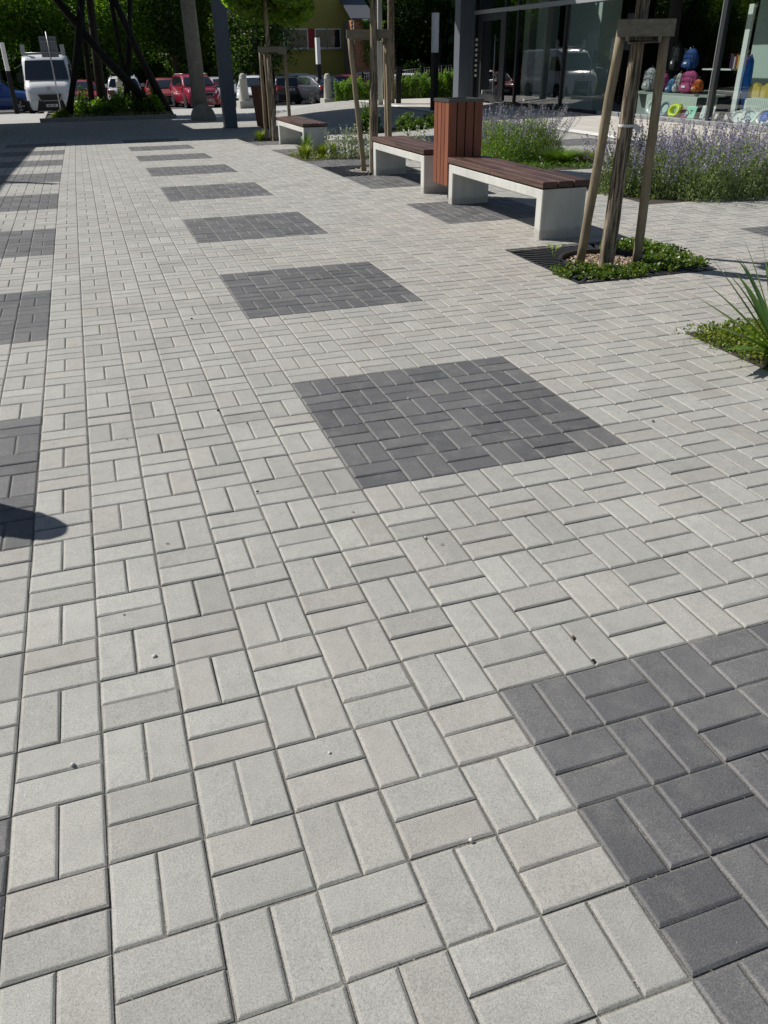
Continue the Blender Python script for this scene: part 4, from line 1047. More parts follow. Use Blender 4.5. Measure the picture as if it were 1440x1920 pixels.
    MB().box(xr-.03, xr+.2, -hwr-.1, hwr+.1, .28, .55).build('rear_bumper', BLACKP if kind in ('hatch', 'van') else paint, t)
    R = .33 if not van else .35
    for x in wheels:
        for s in (-1, 1):
            hw = interp(body, x)[1]
            m = MB(); nseg = 20; V = []
            for rr, yy in ((R+.06, hw*1.012), (.02, hw*1.012)):
                for k_ in range(nseg): a = 2*math.pi*k_/nseg; V.append((x+rr*math.cos(a), s*yy, R+rr*math.sin(a)*(1 if math.sin(a) > -.6 else .4)))
            m.add(V, [(k_, (k_+1) % nseg, nseg+(k_+1) % nseg, nseg+k_) for k_ in range(nseg)]); m.build('wheel_arch', BLACKP, t)
            w = thing('wheel', None, None, (0, 0, 0)); w.parent = t; w.location = (x, s*(hw-.09), R); 
            pr = [(R-.09, -.1), (R-.02, -.11), (R, -.08), (R, .08), (R-.02, .115), (R-.09, .11)]
            m = MB(); m.lathe([(a, b) for a, b in pr], 22); m.v = [(a, c, b) for a, b, c in m.v]; m.build('tyre', RUBBER, w)
            m = MB(); m.lathe([(R-.09, .085*s), (R-.12, .06*s), (.07, .07*s), (.06, .10*s), (0, .10*s)], 20)
            m.v = [(a, c, b) for a, b, c in m.v]
            for k_ in range(5):
                a = 2*math.pi*k_/5; m.obox((.13*math.cos(a), s*.10, .13*math.sin(a)), (.11*math.cos(a), 0, .11*math.sin(a)), (-.022*math.sin(a), 0, .022*math.cos(a)), (0, .008, 0))
            m.build('rim', RIMM, w)
    if kind != 'van':
        MB().tube([(.9, 0, .93), (.9, 0, .931)], [.005, .005], 3)
    if rack:
        zr = 2.40 if van else 1.62
        if van:
            for s in (-1, 1):
                MB().obox((1.0, s*.82, zr+.17), (.02, 0, 0), (0, .09, 0), (.0, 0, .2)).build('roof_marker', GREYMETAL, t)
            MB().tube([(.9, -.8, zr+.05), (.9, .8, zr+.05)], [.02, .02], 6).build('roof_bar', GREYMETAL, t)
        else:
            for s in (-1, 1): MB().tube([(-1.6, s*.62, zr-.02), (.4, s*.62, zr)], [.022, .022], 6).build('roof_rail', GREYMETAL, t)
    return t
def g3(x, y, dz=-.09): return (x, y, gzf(x, y)+dz)
P_WHITE = car_paint('white_paint', (.74, .75, .76)); P_RED = car_paint('red_paint', (.30, .018, .045)); P_RED2 = car_paint('faded_red_paint', (.27, .045, .05), .4)
P_BLUE = car_paint('blue_paint', (.02, .06, .22)); P_GREY = car_paint('dark_grey_paint', (.045, .05, .06)); P_SILV = car_paint('silver_paint', (.38, .40, .42))
hd = lambda dx, dy: math.atan2(dy, dx)
v_ = make_car('white delivery van facing the plaza, black bumper, roof markers', 'van', g3(-1.95, 45.9), hd(-.02, -1), P_WHITE, 'van', rack=True, name='delivery_van')
v_.scale = (1, 1.08, 1.06)
MB().obox((2.60, 0, 1.08), (.012, 0, 0), (0, .07, 0), (0, 0, .08)).build('emblem', GREYMETAL, v_)
make_car('blue car half cut by the left photo edge beside the white van', 'car', g3(-4.9, 49.0), hd(1, -.12), P_BLUE, 'suv')
make_car('white off-roader seen from behind with roof rails, beyond the planted island', 'car', g3(1.75, 50.5), hd(.05, 1), P_WHITE, 'suv', rack=True)
make_car('small faded red car behind the bright red one', 'car', g3(4.1, 52.0), hd(.12, -1), P_RED2, 'hatch')
make_car('bright red off-roader facing the plaza behind the concrete pole', 'car', g3(5.3, 48.2), hd(.12, -1), P_RED, 'suv', rack=True)
make_car('dark blue car roof just behind the steel pillar', 'car', g3(7.3, 52.0), hd(.2, -1), P_SILV, 'hatch')
make_car('white car between the stone bollard and the far litter bin', 'car', g3(8.0, 45.2), hd(-.25, -1), P_WHITE, 'hatch')
make_car('grey hatchback half hidden by the stakes, red rear lamp showing', 'car', g3(10.2, 50.0), hd(-.2, 1), P_GREY, 'hatch')
make_car('dark grey saloon seen from behind with lit red tail lamp', 'car', g3(11.95, 48.3), hd(-.28, 1), P_GREY, 'sedan')
make_car('white car roof showing behind the dark saloon', 'car', g3(12.6, 54.5), hd(.2, -1), P_WHITE, 'suv')
make_car('red car behind the hedge left end and railing', 'car', g3(15.9, 53.0), hd(.95, -.3), P_RED2, 'hatch')
make_car('white car behind the railing, left of the tall lamp', 'car', g3(20.2, 53.2), hd(.95, -.35), P_WHITE, 'hatch')
make_car('silver car with pale roof behind the middle of the railing', 'car', g3(18.6, 56.5), hd(.95, -.35), P_SILV, 'suv')
make_car('white car behind the railing next to the far steel pillar', 'car', g3(23.6, 52.0), hd(.9, -.4), P_WHITE, 'hatch')
make_car('dark red hatchback hidden behind the planted island, mirrored in the shop window', 'car', g3(-.5, 51.5), hd(.1, -1), P_RED, 'hatch')

# ------------------------------------------------------------------ hedge and railing
def line_pts(a, b, n): return [(a[0]+(b[0]-a[0])*k/(n-1), a[1]+(b[1]-a[1])*k/(n-1)) for k in range(n)]
def hedge_mesh(seed):
    r2 = np.random.RandomState(seed); n = 6500
    P = np.stack([r2.uniform(-.30, .30, n), r2.uniform(-.25, .25, n), r2.rand(n)**.8*.76], 1)
    P *= 1 + .12*np.sin(P[:, [1]]*14+seed) + .08*np.sin(P[:, [0]]*17+P[:, [2]]*9)
    P += r2.normal(0, .018, P.shape); P[:, 2] = np.abs(P[:, 2])
    return leaf_mesh('foliage', P, .055, HEDGE, .55, .5, seed)
HM = [hedge_mesh(90+k) for k in range(3)]
ha, hb_ = (9.85, 35.1), (13.5, 31.8)
poss = ['at its left end', 'second from its left end', 'third from its left end', 'fourth from its left end', 'left of its middle', 'in its middle', 'right of its middle', 'fourth from its right end', 'third from its right end', 'second from its right end', 'at its right end by the steel pillar']
for k, (x, y) in enumerate(line_pts(ha, hb_, 11)):
    o = link('hedge_shrub', HM[k % 3], None, (x, y, gzf(x, y))); o.rotation_euler = (0, 0, -.7+math.pi*(k % 2)); o.scale = (1, 1, 1.0+.16*math.sin(k*2.1))
    tag(o, 'clipped bright green hedge shrub ' + poss[k], 'hedge', 'shrubs of the clipped hedge')
t = thing('metal_railing', 'black metal railing with thin upright bars behind the hedge', 'railing', (0, 0, 0))
ra, rb = np.array([11.1, 36.2]), np.array([14.3, 32.6]); dn = (rb-ra)/np.linalg.norm(rb-ra)
for z in (.25, 1.18):
    p, q = Vector((ra[0], ra[1], gzf(*ra)+z)), Vector((rb[0], rb[1], gzf(*rb)+z)); MB().tube([p, q], [.022, .022], 6).build('rail', DARKM, t)
nb = 44
for k in range(nb):
    x, y = ra+(rb-ra)*k/(nb-1); z = gzf(ra[0], ra[1])*(1-k/(nb-1))+gzf(rb[0], rb[1])*k/(nb-1)
    MB().tube([(x, y, z+.2), (x, y, z+1.22)], [.011, .011], 4).build('bar', DARKM, t)
for k in range(6):
    x, y = ra+(rb-ra)*k/5; z = gzf(x, y); MB().box(x-.03, x+.03, y-.03, y+.03, z-.1, z+1.26).build('post', DARKM, t)

# ------------------------------------------------------------------ houses behind
YEL = basic('olive_yellow_render', (.36, .32, .075), .9, var=.06, vscale=1.5)
BRK = None
def brick_mat():
    m, nt, p, out = nm('old_brick'); tc = N(nt, 'ShaderNodeTexCoord').outputs['Object']
    c = ramp(nt, noise(nt, 7, tc, 4, .7), [(.3, (.30, .12, .06)), (.7, (.50, .25, .14))]); nt.links.new(c, p.inputs['Base Color']); p.inputs['Roughness'].default_value = .9; return m
BRK = brick_mat()
gy0 = gzf(14, 60)
hs = thing('yellow_house', 'olive-yellow rendered house with a long window row behind the parked cars', 'house', (11.7, 59.5, gy0))
MB().box(0, 6.0, 0, 8, -.3, 7).build('wall', YEL, hs)
wz = 3.05
wf = MB()
for x0, x1 in ((1.3, 2.9), (3.5, 4.25), (4.3, 5.2)):
    wf.box(x0-.06, x1+.06, -.05, 0.0, wz-.06, wz); wf.box(x0-.06, x1+.06, -.05, 0.0, wz+1.05, wz+1.11); wf.box(x0-.06, x0, -.05, 0, wz, wz+1.05); wf.box(x1, x1+.06, -.05, 0, wz, wz+1.05)
wfo = wf.build('window', WHITEP, hs)
for x0, x1 in ((1.3, 2.9), (3.5, 4.25), (4.3, 5.2)): MB().box(x0, x1, -.02, -.004, wz, wz+1.05).build('pane', CARGLASS, wfo)
MB().box(2.96, 3.44, -.04, 0, wz, wz+1.1).build('red_panel', basic('red_panel', (.35, .02, .02), .6), hs)
MB().box(1.1, 5.4, -.12, 0, wz-.12, wz-.07).build('sill', GREYMETAL, hs)
MB().add([(4.6, -.03, wz+.1), (4.8, -.03, wz+.1), (4.85, -.03, wz+.7), (4.55, -.03, wz+.7)], [(0, 1, 2, 3)]).build('curtain', basic('curtain', (.5, .4, .32), .9), hs)
bk = thing('brick_wing', 'narrow old brick wing with a slate roof edge and climbing ivy beside the yellow house', 'building', (17.15, 57.0, gzf(16.5, 57)))
rows = 41; lit = []
core = MB().box(.03, 1.27, .03, 3.0, -.3, 4.5).build('wall', basic('mortar', (.2, .17, .14), .95), bk)
me_b = None
for j in range(rows):           # front face bricks
    for i in range(5):
        off = .13 if j % 2 else 0; x0 = i*.26+off
        if x0+.25 > 1.31: continue
        if me_b is None:
            mm_ = MB().box(0, .25, 0, .04, 0, .1); ob = mm_.build('brick', BRK, bk, (x0, -.005, j*.11)); me_b = ob.data
        else: link('brick', me_b, bk, (x0, -.005, j*.11))
for j in range(rows):
    for i in range(3):
        link('brick', me_b, bk, (-.005, .3+i*.26+(.13 if j % 2 else 0), j*.11), (0, 0, math.pi/2))
MB().add([(-.2, -.2, 4.5), (1.45, -.2, 4.5), (1.45, 3, 6.0), (-.2, 3, 6.0), (-.2, -.2, 4.6), (1.45, -.2, 4.6), (1.45, 3, 6.1), (-.2, 3, 6.1)], [(0,3,2,1),(4,5,6,7),(0,1,5,4),(1,2,6,5),(2,3,7,6),(3,0,4,7)]).build('roof', basic('slate', (.08, .085, .1), .6), bk)
MB().box(.55, .95, -.24, -.2, 4.4, 4.56).build('gutter', WHITEP, bk)
rI = np.random.RandomState(5); CI = np.stack([rI.normal(1.25, .33, 2600), rI.uniform(-.35, -.05, 2600), 1.7+rI.rand(2600)**.6*2.8], 1)
tag(link('ivy', leaf_mesh('ivy', CI+np.array([17.15, 57.0, gzf(16.5, 57)]), .13, HEDGE, .8, .2, 6)), 'bright ivy hanging over the corner of the brick wing', 'ivy')

# ------------------------------------------------------------------ trees behind
def big_tree_parts(seed, R, H, trunk_h, n, mat, sz=.17):
    r2 = np.random.RandomState(seed)
    P = clumpy(n, R, 60, r2, (H-trunk_h)/(2*R)); P[:, 2] += trunk_h + (H-trunk_h)/2
    return leaf_mesh('crown', P, sz, mat, .7, .2, seed), trunk_h
TREES = []
VAR = [(big_tree_parts(200, 4.2, 12, 2.0, 22000, LEAFD), 4.2), (big_tree_parts(201, 3.8, 10, 1.3, 20000, LEAFM), 3.8), (big_tree_parts(202, 4.6, 13, 2.4, 24000, LEAFD), 4.6), (big_tree_parts(203, 3.2, 9, 1.0, 18000, LEAFM, .16), 3.2), (big_tree_parts(204, 3.0, 9, .2, 20000, LEAFD, .15), 3.0)]
trunks = []
for k in range(3):
    m = MB(); m.tube([(0, 0, -.3), (.1, .05, 1.5), (.0, .1, 3.5), (.1, 0, 7)], [.3, .24, .2, .08], 10, wob=.08, seed=k)
    for q in range(5):
        a = q*1.3+k; m.tube([(0, 0, 2.0+q*.6), (1.2*math.cos(a), 1.2*math.sin(a), 3.6+q*.7), (2.4*math.cos(a), 2.4*math.sin(a), 5.2+q*.7)], [.11, .07, .03], 6)
    trunks.append(m.build('trunk', BARK).data)
for o in [o for o in COL.objects if o.name.startswith('trunk') and o.parent is None and o.type == 'MESH']: D.objects.remove(o)
TP = [(-9.5, 58.5, 0, 'dark broad tree at the far left behind the blue car'), (-5.4, 57.0, 1, 'lighter green tree behind the left side of the white van'), (-1.4, 58.0, 3, 'bright leafy tree directly above the white van'),
      (2.6, 57.0, 1, 'green tree with lit leaves above the white off-roader'), (6.0, 58.5, 0, 'dark tree above the two red cars'), (10.2, 50.6, 4, 'dark low-branched tree behind the steel pillar and maple crown'),
      (19.7, 62.0, 0, 'dark tree right of the brick wing'), (23.2, 61.0, 2, 'dark tree behind the tall lamp bollard'), (27.5, 62.0, 0, 'dark tree behind the far steel pillar'), (32.5, 62, 1, 'dark tree beyond the shop building'),
      (-14.5, 60, 2, 'tall dark tree left of the photo, mirrored in the shop window'), (-19.5, 58, 0, 'broad dark tree left of the photo, mirrored in the shop window'), (-25, 57, 1, 'green tree left of the photo, mirrored in the shop window'),
      (-31, 54, 2, 'large tree farther left of the photo, mirrored in the shop window'), (-27, 46, 0, 'dark tree at the left side of the car park, mirrored in the shop window'), (-30, 38, 2, 'tall dark tree at the near left of the car park'),
      (-33, 29, 0, 'broad dark tree on the left side street'), (-34, 20, 1, 'green tree on the left side street')]
for k, (x, y, v, lb) in enumerate(TP):
    y += 5.0 if y > 49 else 0
    t = thing('tree', lb, 'tree', (x, y, gzf(x, y)-.05), k*1.1, 'tall trees behind the car park')
    link('crown', VAR[v][0][0], t); link('trunk', trunks[k % 3], t)
    t.scale = (1.05, 1.05, .9+.1*math.sin(k))
# understorey hedge and woodland mass
r2 = np.random.RandomState(77); n = 90000
az = np.radians(r2.uniform(-75, 62, n)); dd = r2.uniform(71, 94, n); hh = 8.5*r2.rand(n)**1.1
lump = 1+.06*np.sin(az*40)+.05*np.sin(az*83+1)
C = np.stack([CAM[0]+dd*lump*np.sin(az), CAM[1]+dd*lump*np.cos(az), hh-2.0], 1)
keep = ~((C[:, 0] > 9.5) & (C[:, 0] < 18.5) & (C[:, 1] < 69)); C = C[keep]
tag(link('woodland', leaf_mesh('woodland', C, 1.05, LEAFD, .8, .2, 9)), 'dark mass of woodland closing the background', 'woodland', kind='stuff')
n = 15000; x = r2.uniform(-12, 9.6, n); y = 58.8+r2.rand(n)*1.6; C = np.stack([x, y, gz(x, y)+(1.5+.45*np.sin(x*1.3)+.3*np.sin(x*3.1))*r2.rand(n)], 1)
x = r2.uniform(18, 34, 9000); y = 61+r2.rand(9000)*1.4; C2_ = np.stack([x, y, gz(x, y)+(1.9+.4*np.sin(x*1.7))*r2.rand(9000)], 1)
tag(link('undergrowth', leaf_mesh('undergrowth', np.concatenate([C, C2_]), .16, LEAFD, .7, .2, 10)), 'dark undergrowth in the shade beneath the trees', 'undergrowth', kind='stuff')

# ------------------------------------------------------------------ shop
SX = 12.2; SZ = .05
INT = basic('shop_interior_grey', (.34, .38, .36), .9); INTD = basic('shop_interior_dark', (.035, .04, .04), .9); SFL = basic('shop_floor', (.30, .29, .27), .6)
sh = thing('shop_building', 'ground floor shop with tall glass front, grey lintel and dark frames', 'shop', (SX, 0, SZ))
YN, YF = 8.0, 27.35
MB().box(.05, 6.5, YN, YF, -.2, 0.0).build('floor', SFL, sh)
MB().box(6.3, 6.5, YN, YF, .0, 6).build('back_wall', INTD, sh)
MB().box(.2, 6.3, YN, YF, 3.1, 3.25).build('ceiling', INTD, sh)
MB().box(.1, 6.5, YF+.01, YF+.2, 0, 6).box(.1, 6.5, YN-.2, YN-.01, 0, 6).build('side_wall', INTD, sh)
MB().box(-.05, 6.6, YN-.2, YF+.2, 6.0, 6.3).build('roof', STEEL, sh)
MB().box(-.06, .10, YN, 19.0, -.06, .09, bev=.004).build('sill', GREYMETAL, sh)
MB().box(-.05, .09, 19.01, 24.7, -.06, .07).build('sill', DARKM, sh)
MB().box(-.07, .05, YN, YF, 2.55, 2.66).build('lintel', basic('brushed_lintel', (.42, .43, .43), .4, .3), sh)
mull = [(27.2, .05, GREYMETAL), (26.62, .05, DMETAL), (24.78, .10, DMETAL), (23.9, .035, DMETAL), (21.05, .035, DMETAL), (14.62, .05, DMETAL), (10.4, .05, DMETAL)]
for y, w, mt in mull: MB().box(-.045, .06, y-w, y+w, .09, 2.55).box(-.04, .06, y-.03, y+.03, 2.66, 6.0).build('mullion', mt, sh)
MB().box(-.05, -.046, 14.68, 14.70, .09, 2.55).build('mullion_edge', GREYMETAL, sh)
ys = [YN, 10.35, 10.45, 14.57, 14.67, 21.015, 21.085, 23.865, 23.935, 24.68]
for a, b in zip(ys[::2], ys[1::2]): MB().add([(0, a, .09), (0, b, .09), (0, b, 2.55), (0, a, 2.55)], [(0, 1, 2, 3)]).build('window_pane', GLASS, sh)
MB().add([(0, 26.67, .09), (0, 27.15, .09), (0, 27.15, 2.55), (0, 26.67, 2.55)], [(0, 1, 2, 3)]).build('window_pane', GLASS, sh)
MB().add([(0, YN, 2.66), (0, YF, 2.66), (0, YF, 6.0), (0, YN, 6.0)], [(0, 1, 2, 3)]).build('upper_pane', GLASS, sh)
dr = MB().box(-.03, .03, 24.9, 25.05, .05, 2.53).box(-.03, .03, 26.4, 26.56, .05, 2.53).box(-.03, .03, 25.05, 26.4, 2.35, 2.53).box(-.03, .03, 25.05, 26.4, .05, .25).build('door', DMETAL, sh)
MB().add([(0, 25.05, .25), (0, 26.4, .25), (0, 26.4, 2.35), (0, 25.05, 2.35)], [(0, 1, 2, 3)]).build('door_pane', GLASS, dr)
MB().tube([(-.1, 25.25, .35), (-.1, 25.25, 1.95)], [.02, .02], 8).obox((-.05, 25.25, .5), (.05, 0, 0), (0, .01, 0), (0, 0, .01)).obox((-.05, 25.25, 1.8), (.05, 0, 0), (0, .01, 0), (0, 0, .01)).build('handle', RIMM, dr)
sq = MB()
for k in range(8): sq.add([(-.006, 26.78, .75+k*.15), (-.006, 26.95, .75+k*.15), (-.006, 26.95, .83+k*.15), (-.006, 26.78, .83+k*.15)], [(0, 1, 2, 3)])
sq.build('white_square_decal', WHITEP, sh)
# interior columns and light strips
PALEG = basic('pale_green_column', (.50, .58, .53), .8)
for y0_, y1_, x0, x1, mt in ((20.3, 21.9, .6, 1.2, PALEG), (13.0, 15.3, 1.4, 1.8, PALEG), (26.0, 26.4, 1.5, 2.0, PALEG), (23.6, 24.2, .8, 1.2, PALEG)):
    MB().box(x0, x1, y0_, y1_, 0, 3.1).build('inner_column', mt, sh)
MB().box(.5, .56, 14.42, 14.56, .2, 2.25).build('white_upright', WHITEP, sh)
MB().box(.5, .55, 18.2, 18.32, 2.0, 2.9).build('white_upright', WHITEP, sh)
MB().box(1.5, 1.9, 15.4, 17.0, 1.02, 1.05).box(1.5, 1.9, 15.4, 17.0, .55, .58).build('shelf', WHITEP, sh)
EMIT = None
# display goods: each a thing
def good(name, label, cat, y, z, x=.42, group=None, rz=0.0): return thing(name, label, cat, (SX+x, y, SZ+z), rz, group)
def backpack(y, z, w, h, col, label, x=.66):
    t = good('backpack', label, 'backpack', y, z, x, 'backpacks in the shop window')
    c = basic('backpack_cloth', col, .8, var=.55, vscale=26, bumps=.8, bscale=40, bdist=.02); trim = basic('backpack_trim', tuple(min(1, q*.35+.02) for q in col), .7); a = w/2
    def blob(x0, x1, a_, z0, z1, nme):
        m = MB(); V = []; n_ = 12; ks = 8
        for k in range(ks+1):
            f = k/ks; zz = z0+(z1-z0)*f; s = math.sin(math.pi*min(1, max(0.0, .12+.76*f)))**.35 * (1 - .25*f*f)
            if k in (0, ks): s *= .6
            for i in range(n_):
                an = 2*math.pi*i/n_; cx, cy = math.cos(an), math.sin(an)
                sx = abs(cx)**.6*(1 if cx > 0 else -1); sy = abs(cy)**.6*(1 if cy > 0 else -1)
                V.append(((x0+x1)/2+sx*(x1-x0)/2*s, sy*a_*s, zz))
        m.add(V, [(k*n_+i, k*n_+(i+1) % n_, (k+1)*n_+(i+1) % n_, (k+1)*n_+i) for k in range(ks) for i in range(n_)], 0, True)
        m.add([V[ks*n_+i] for i in range(n_)], [tuple(range(n_))]); m.build(nme, c, t)
    blob(-.09, .09, a, 0, h, 'bag'); blob(-.15, -.06, a*.75, h*.06, h*.45, 'front_pocket')
    for z_, wd in ((h*.48, .78), (h*.72, .62)):
        MB().tube([(-.10+.02*abs(q), a*wd*q, z_+.05*(1-q*q)) for q in (-1, -.6, -.2, .2, .6, 1)], [.006]*6, 6).build('zip', trim, t)
    for sd in (-1, 1): MB().tube([(-.08, sd*a*.55, h*.9), (-.125, sd*a*.5, h*.6), (-.11, sd*a*.6, h*.1)], [.009]*3, 6).build('strap', trim, t)
    MB().box(-.162, -.15, -a*.22, a*.22, h*.26, h*.36).build('badge', WHITEP, t)
    MB().tube([(0, -.05, h-.01), (0, 0, h+.05), (0, .05, h-.01)], [.01, .01, .01], 6).build('handle', BLACKP, t); return t
rad = basic('radiator_white', (.72, .76, .72), .5)
def radiator(y0_, y1_, z0, z1, label, x=.43):
    t = good('radiator', label, 'radiator', y0_, z0, x, 'white ribbed radiators under the shop window')
    n_ = int((y1_-y0_)/.055)
    for k in range(n_): MB().box(0, .07, k*.055, k*.055+.046, 0, z1-z0, bev=.006).build('rib', rad, t)
    MB().box(.015, .06, 0, y1_-y0_, .02, z1-z0-.02).build('core', rad, t); return t
radiator(15.65, 17.6, .08, .50, 'white ribbed radiator below the backpacks', .43); radiator(12.9, 14.1, .12, .54, 'white ribbed radiator below the yellow paper houses')
MB_c = good('display_counter', 'pale low counter carrying the backpacks', 'counter', 15.4, .50, .5)
MB().box(0, .5, 0, 3.0, .0, .05).build('top', INT, MB_c); MB().box(.25, .3, 0, 3.0, -.5, 0).build('front_panel', INT, MB_c)
backpack(17.83, .55, .50, .52, (.38, .38, .40), 'grey speckled backpack left of the right stake')
backpack(17.28, .62, .34, .34, (.42, .04, .16), 'dark pink bag just right of the right stake')
backpack(16.93, .55, .30, .30, (.08, .2, .45), 'small blue and red pouch low beside the right stake')
backpack(16.68, .55, .24, .42, (.52, .50, .50), 'grey rolled cloth bag between the pouch and the pink backpack')
backpack(16.31, .55, .62, .48, (.42, .06, .20), 'large magenta patterned backpack')
backpack(16.43, 1.05, .48, .42, (.02, .07, .28), 'dark blue backpack on the shelf above the magenta one', .7)
backpack(15.83, .60, .26, .26, (.9, .16, .04), 'bright orange small backpack beside the dark mullion', .55)
backpack(17.08, 1.0, .3, .6, (.02, .02, .025), 'black hanging bag behind the backpacks', .8)
bkm = [basic('book', c, .6) for c in ((.3, .03, .04), (.06, .06, .1), (.55, .45, .1), (.5, .5, .45), (.12, .02, .1))]
for k in range(9):
    t = tag(MB().box(0, .18, 0, .045, 0, .24+.03*((k*7) % 3)).build('book', bkm[(k*3) % 5], None, (SX+1.45, 15.45+k*.062, SZ+1.055)), 'upright book on the shelf beside the dark mullion', 'book', 'books on the shop shelf')
def plate(y, z, ry, rz_, rim, face, label, th=.02, ring=False, x=.18):
    t = good('plate' if not ring else 'ring', label, 'plate' if not ring else 'ring', y, z, x, None)
    n_ = 28; m = MB(); V = []
    prof = [(.62, .0), (.9, .012), (1.0, .03), (1.0, .04), (.9, .03), (.62, .015)] if not ring else [(.62, 0), (1, 0), (1, .12), (.62, .12)]
    lean = .35
    for r_a, d in prof:
        for i in range(n_):
            a = 2*math.pi*i/n_; yy = ry*r_a*math.cos(a); zz = rz_*r_a*math.sin(a)+rz_; V.append((zz*lean-d, yy, zz))
    kk = len(prof); m.add(V, [(k*n_+i, k*n_+(i+1) % n_, ((k+1) % kk)*n_+(i+1) % n_, ((k+1) % kk)*n_+i) for k in range(kk) for i in range(n_)], 0, True)
    m.build('rim', rim, t)
    if not ring:
        m = MB(); V = [((ry*0+rz_*(1+.63*math.sin(2*math.pi*i/n_)))*lean-.008, ry*.63*math.cos(2*math.pi*i/n_), rz_*(1+.63*math.sin(2*math.pi*i/n_))) for i in range(n_)]
        m.add(V, [tuple(range(n_))]); m.build('face', face, t)
    return t
wht = basic('china_white', (.72, .75, .74), .25); pat = basic('china_pattern', (.55, .68, .66), .3, var=.25, vscale=25); cob = basic('cobalt_pattern', (.08, .16, .5), .3, var=.8, vscale=18)
frm = basic('brown_frame', (.20, .13, .10), .5)
plate(16.95, .09, .26, .17, wht, pat, 'white rectangular-looking tray leaning at the window left of the blue oval'); plate(16.5, .09, .17, .15, basic('grey_blue_rim', (.2, .26, .33), .4), pat, 'oval plate with grey-blue rim left of the yellow ring')
plate(16.02, .09, .20, .135, basic('neon_yellow', (.72, .85, .03), .4), None, 'neon yellow ring standing at the window', ring=True)
plate(13.93, .09, .20, .115, wht, wht, 'plain white oval plate right of the brown frames'); plate(13.6, .09, .23, .135, wht, pat, 'white round plate with green pattern'); plate(13.17, .09, .24, .15, wht, cob, 'round plate with cobalt blue centre at the right edge')
plate(15.72, .09, .17, .085, basic('magenta_bowl', (.5, .05, .2), .4), basic('dark_purple', (.1, .04, .09), .5), 'magenta bowl before the dark handbag')
def card(y0_, y1_, z0, z1, mat, label, marks=None, frame=None, x=.16):
    t = good('card' if frame is None else 'picture_frame', label, 'card' if frame is None else 'picture frame', y0_, z0, x); h = z1-z0; L_ = y1_-y0_; ln = .3
    MB().add([(0, 0, 0), (0, L_, 0), (h*ln, L_, h), (h*ln, 0, h), (.012, 0, 0), (.012, L_, 0), (h*ln+.012, L_, h), (h*ln+.012, 0, h)], [(0,3,2,1),(4,5,6,7),(0,1,5,4),(1,2,6,5),(2,3,7,6),(3,0,4,7)]).build('sheet', mat if frame is None else frame, t)
    m = MB()
    if frame is not None:
        m.add([(h*.22*ln-.003, L_*.25, h*.22), (h*.22*ln-.003, L_*.75, h*.22), (h*.78*ln-.003, L_*.75, h*.78), (h*.78*ln-.003, L_*.25, h*.78)], [(0, 1, 2, 3)]); m.build('picture', mat, t)
    if marks:
        for a, b, w, hh in marks: m.add([(b*h*ln-.003, a*L_, b*h), (b*h*ln-.003, (a+w)*L_, b*h), ((b+hh)*h*ln-.003, (a+w)*L_, (b+hh)*h), ((b+hh)*h*ln-.003, a*L_, (b+hh)*h)], [(0, 1, 2, 3)])
        m.build('mark', BLACKP, t)
    return t
card(15.33, 15.66, .09, .33, basic('mint_card', (.35, .72, .55), .6), 'mint green card with a small black figure beside the mullion', [(.42, .35, .05, .35), (.3, .62, .3, .05), (.35, .35, .3, .05)])
card(14.72, 15.15, .09, .36, wht, 'white card with a column of black marks right of the mullion', [(.35, .15, .3, .1), (.35, .34, .25, .1), (.35, .53, .3, .08), (.4, .7, .22, .1)])
card(14.45, 14.7, .09, .26, wht, 'left brown picture frame leaning at the window', frame=frm); card(14.15, 14.4, .09, .26, wht, 'right brown picture frame leaning at the window', frame=frm)
bag = basic('yellow_paper', (.50, .38, .08), .8)
for k, (y, lb) in enumerate([(14.0, 'left yellow house-shaped paper bag on the radiator'), (13.66, 'middle yellow house-shaped paper bag on the radiator'), (13.3, 'right yellow house-shaped paper bag on the radiator')]):
    t = good('paper_bag', lb, 'paper bag', y, .56, .55, 'yellow house-shaped paper bags')
    m = MB().prism([(-.18, 0), (.18, 0), (.18, .16), (0, .27), (-.18, .16)], 'x', 0, .12); m.build('body', bag, t)
t = good('blue_display', 'tall blue cloth-wrapped umbrella shape on a grey wedge stand', 'umbrella', 14.25, .1, .55)
MB().tube([(0, 0, .22), (0, 0, .5), (0, .02, .9), (0, .02, 1.12), (0, .02, 1.25)], [.05, .075, .085, .07, .012], 12).build('body', basic('bright_blue', (.015, .16, .62), .5, var=.3, vscale=8), t)
MB().prism([(-.16, 0), (.12, 0), (.02, .7)], 'x', .1, .14).build('stand', INT, t)
t = good('hanging_coat', 'dark teal coat hanging at the right edge above the paper bags', 'coat', 13.4, .82, .8)
MB().tube([(0, 0, 0), (0, 0, .3), (0, 0, .5), (0, 0, .58)], [.3, .26, .2, .05], 12).build('body', basic('dark_teal', (.01, .05, .07), .9), t)
t = good('clothes_rack', 'thin metal clothes rack with curved hooks behind the backpacks', 'clothes rack', 16.9, 0, 1.0)
m = MB(); m.tube([(0, 0, 0), (0, 0, 1.5)], [.02, .02], 8)
for k in range(5): m.tube([(0, 0, 1.2+.06*k), (-.1, -.25+.12*k, 1.3+.05*k), (-.15, -.35+.17*k, 1.42+.03*k)], [.008, .008, .008], 5)
m.build('frame', RIMM, t)
t = good('white_cube', 'white display cube low behind the first pane beside the door', 'display cube', 26.9, 0, .35); MB().box(0, .35, -.2, .2, 0, .33, bev=.004).build('body', WHITEP, t)

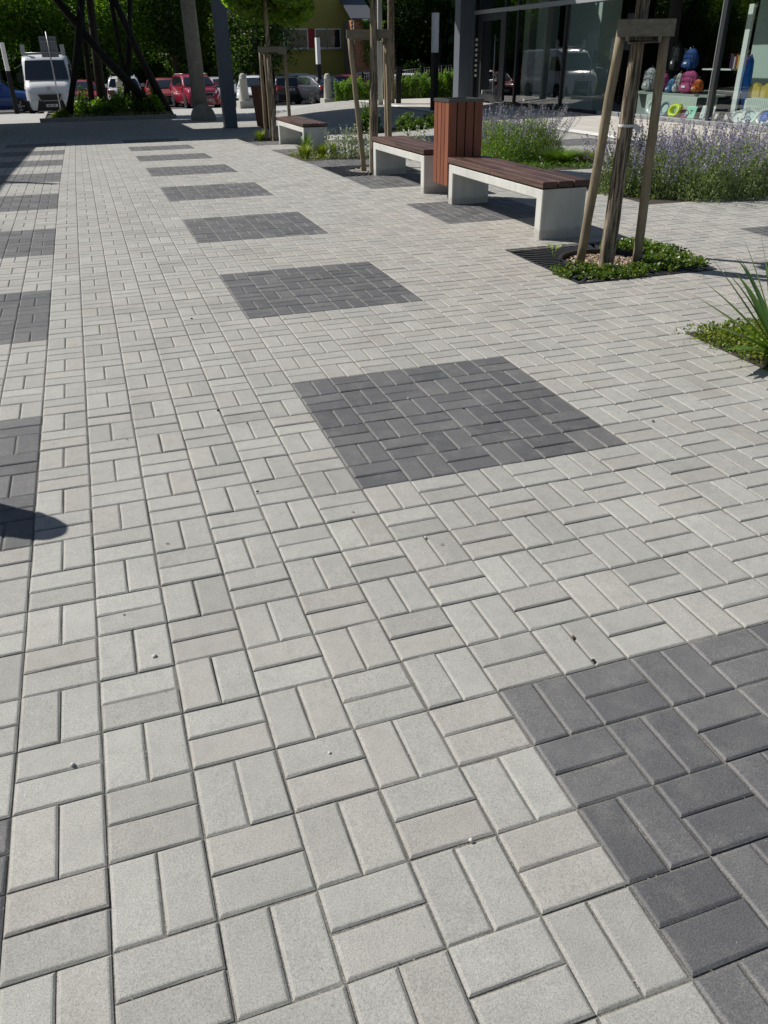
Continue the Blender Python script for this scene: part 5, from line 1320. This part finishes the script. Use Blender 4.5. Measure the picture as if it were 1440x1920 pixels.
# ------------------------------------------------------------------ person in black behind the far stakes
def person(loc, rz):
    t = thing('person', 'person in black clothes standing behind the far stakes beside the litter bin', 'person', loc, rz)
    def skin(name, verts, edges, rad, mat, lvl=1, root=0):
        me = D.meshes.new(name); me.from_pydata(verts, edges, []); me.materials.append(mat)
        o = link(name, me, t); s = o.modifiers.new('skin', 'SKIN'); sv = me.skin_vertices[0].data
        for i, r in enumerate(rad): sv[i].radius = r if isinstance(r, tuple) else (r, r)
        sv[root].use_root = True; s.use_smooth_shade = True
        ss = o.modifiers.new('sub', 'SUBSURF'); ss.levels = lvl; ss.render_levels = lvl; return o
    black = basic('black_clothes', (.008, .008, .01), .85); skn = basic('skin', (.45, .27, .19), .6); hair = basic('dark_hair', (.015, .01, .008), .6)
    V = [(0, 0, .95), (0, 0, 1.18), (0, 0, 1.40), (.02, 0, 1.50), (.19, 0, 1.40), (.24, .02, 1.14), (.16, .2, 1.04), (-.19, 0, 1.40), (-.24, .0, 1.13), (-.2, .08, .90),
         (.10, 0, .90), (.11, .03, .50), (.12, 0, .10), (.12, .14, .04), (-.10, 0, .90), (-.12, .02, .50), (-.13, -.02, .10), (-.13, .12, .04)]
    Ed = [(0, 1), (1, 2), (2, 3), (2, 4), (4, 5), (5, 6), (2, 7), (7, 8), (8, 9), (0, 10), (10, 11), (11, 12), (12, 13), (0, 14), (14, 15), (15, 16), (16, 17)]
    Rd = [(.16, .12), (.15, .11), (.15, .11), .06, .07, .055, .04, .07, .055, .04, .10, .075, .05, .045, .10, .075, .05, .045]
    skin('body', V, Ed, Rd, black)
    m = MB(); m.lathe([(0, -.12), (.05, -.11), (.078, -.05), (.088, .02), (.08, .08), (.05, .12), (0, .135)], 16, 0, (.02, .02, 1.63)); m.tube([(.02, .1, 1.62), (.02, .125, 1.60)], [.02, .012], 6)
    m.build('head', skn, t)
    m = MB(); m.lathe([(.085, -.04), (.098, .02), (.09, .09), (.055, .135), (0, .15)], 16, 0, (.02, -.005, 1.635)); m.build('hair', hair, t)
    for hx, hy, hz in ((.15, .24, 1.04), (-.2, .1, .86)):
        m = MB(); m.tube([(hx, hy-.03, hz+.01), (hx, hy+.03, hz-.03)], [.032, .036], 8)
        for k in range(4): m.tube([(hx-.027+.018*k, hy+.03, hz-.04), (hx-.027+.018*k, hy+.05, hz-.08), (hx-.027+.018*k, hy+.04, hz-.11)], [.009, .008, .006], 6)
        m.tube([(hx-.03, hy, hz-.01), (hx-.05, hy+.03, hz-.04), (hx-.045, hy+.05, hz-.06)], [.01, .009, .007], 6); m.build('hand', skn, t)
    return t
person((5.35, 28.6, gzf(5.35, 28.6)), 2.6)
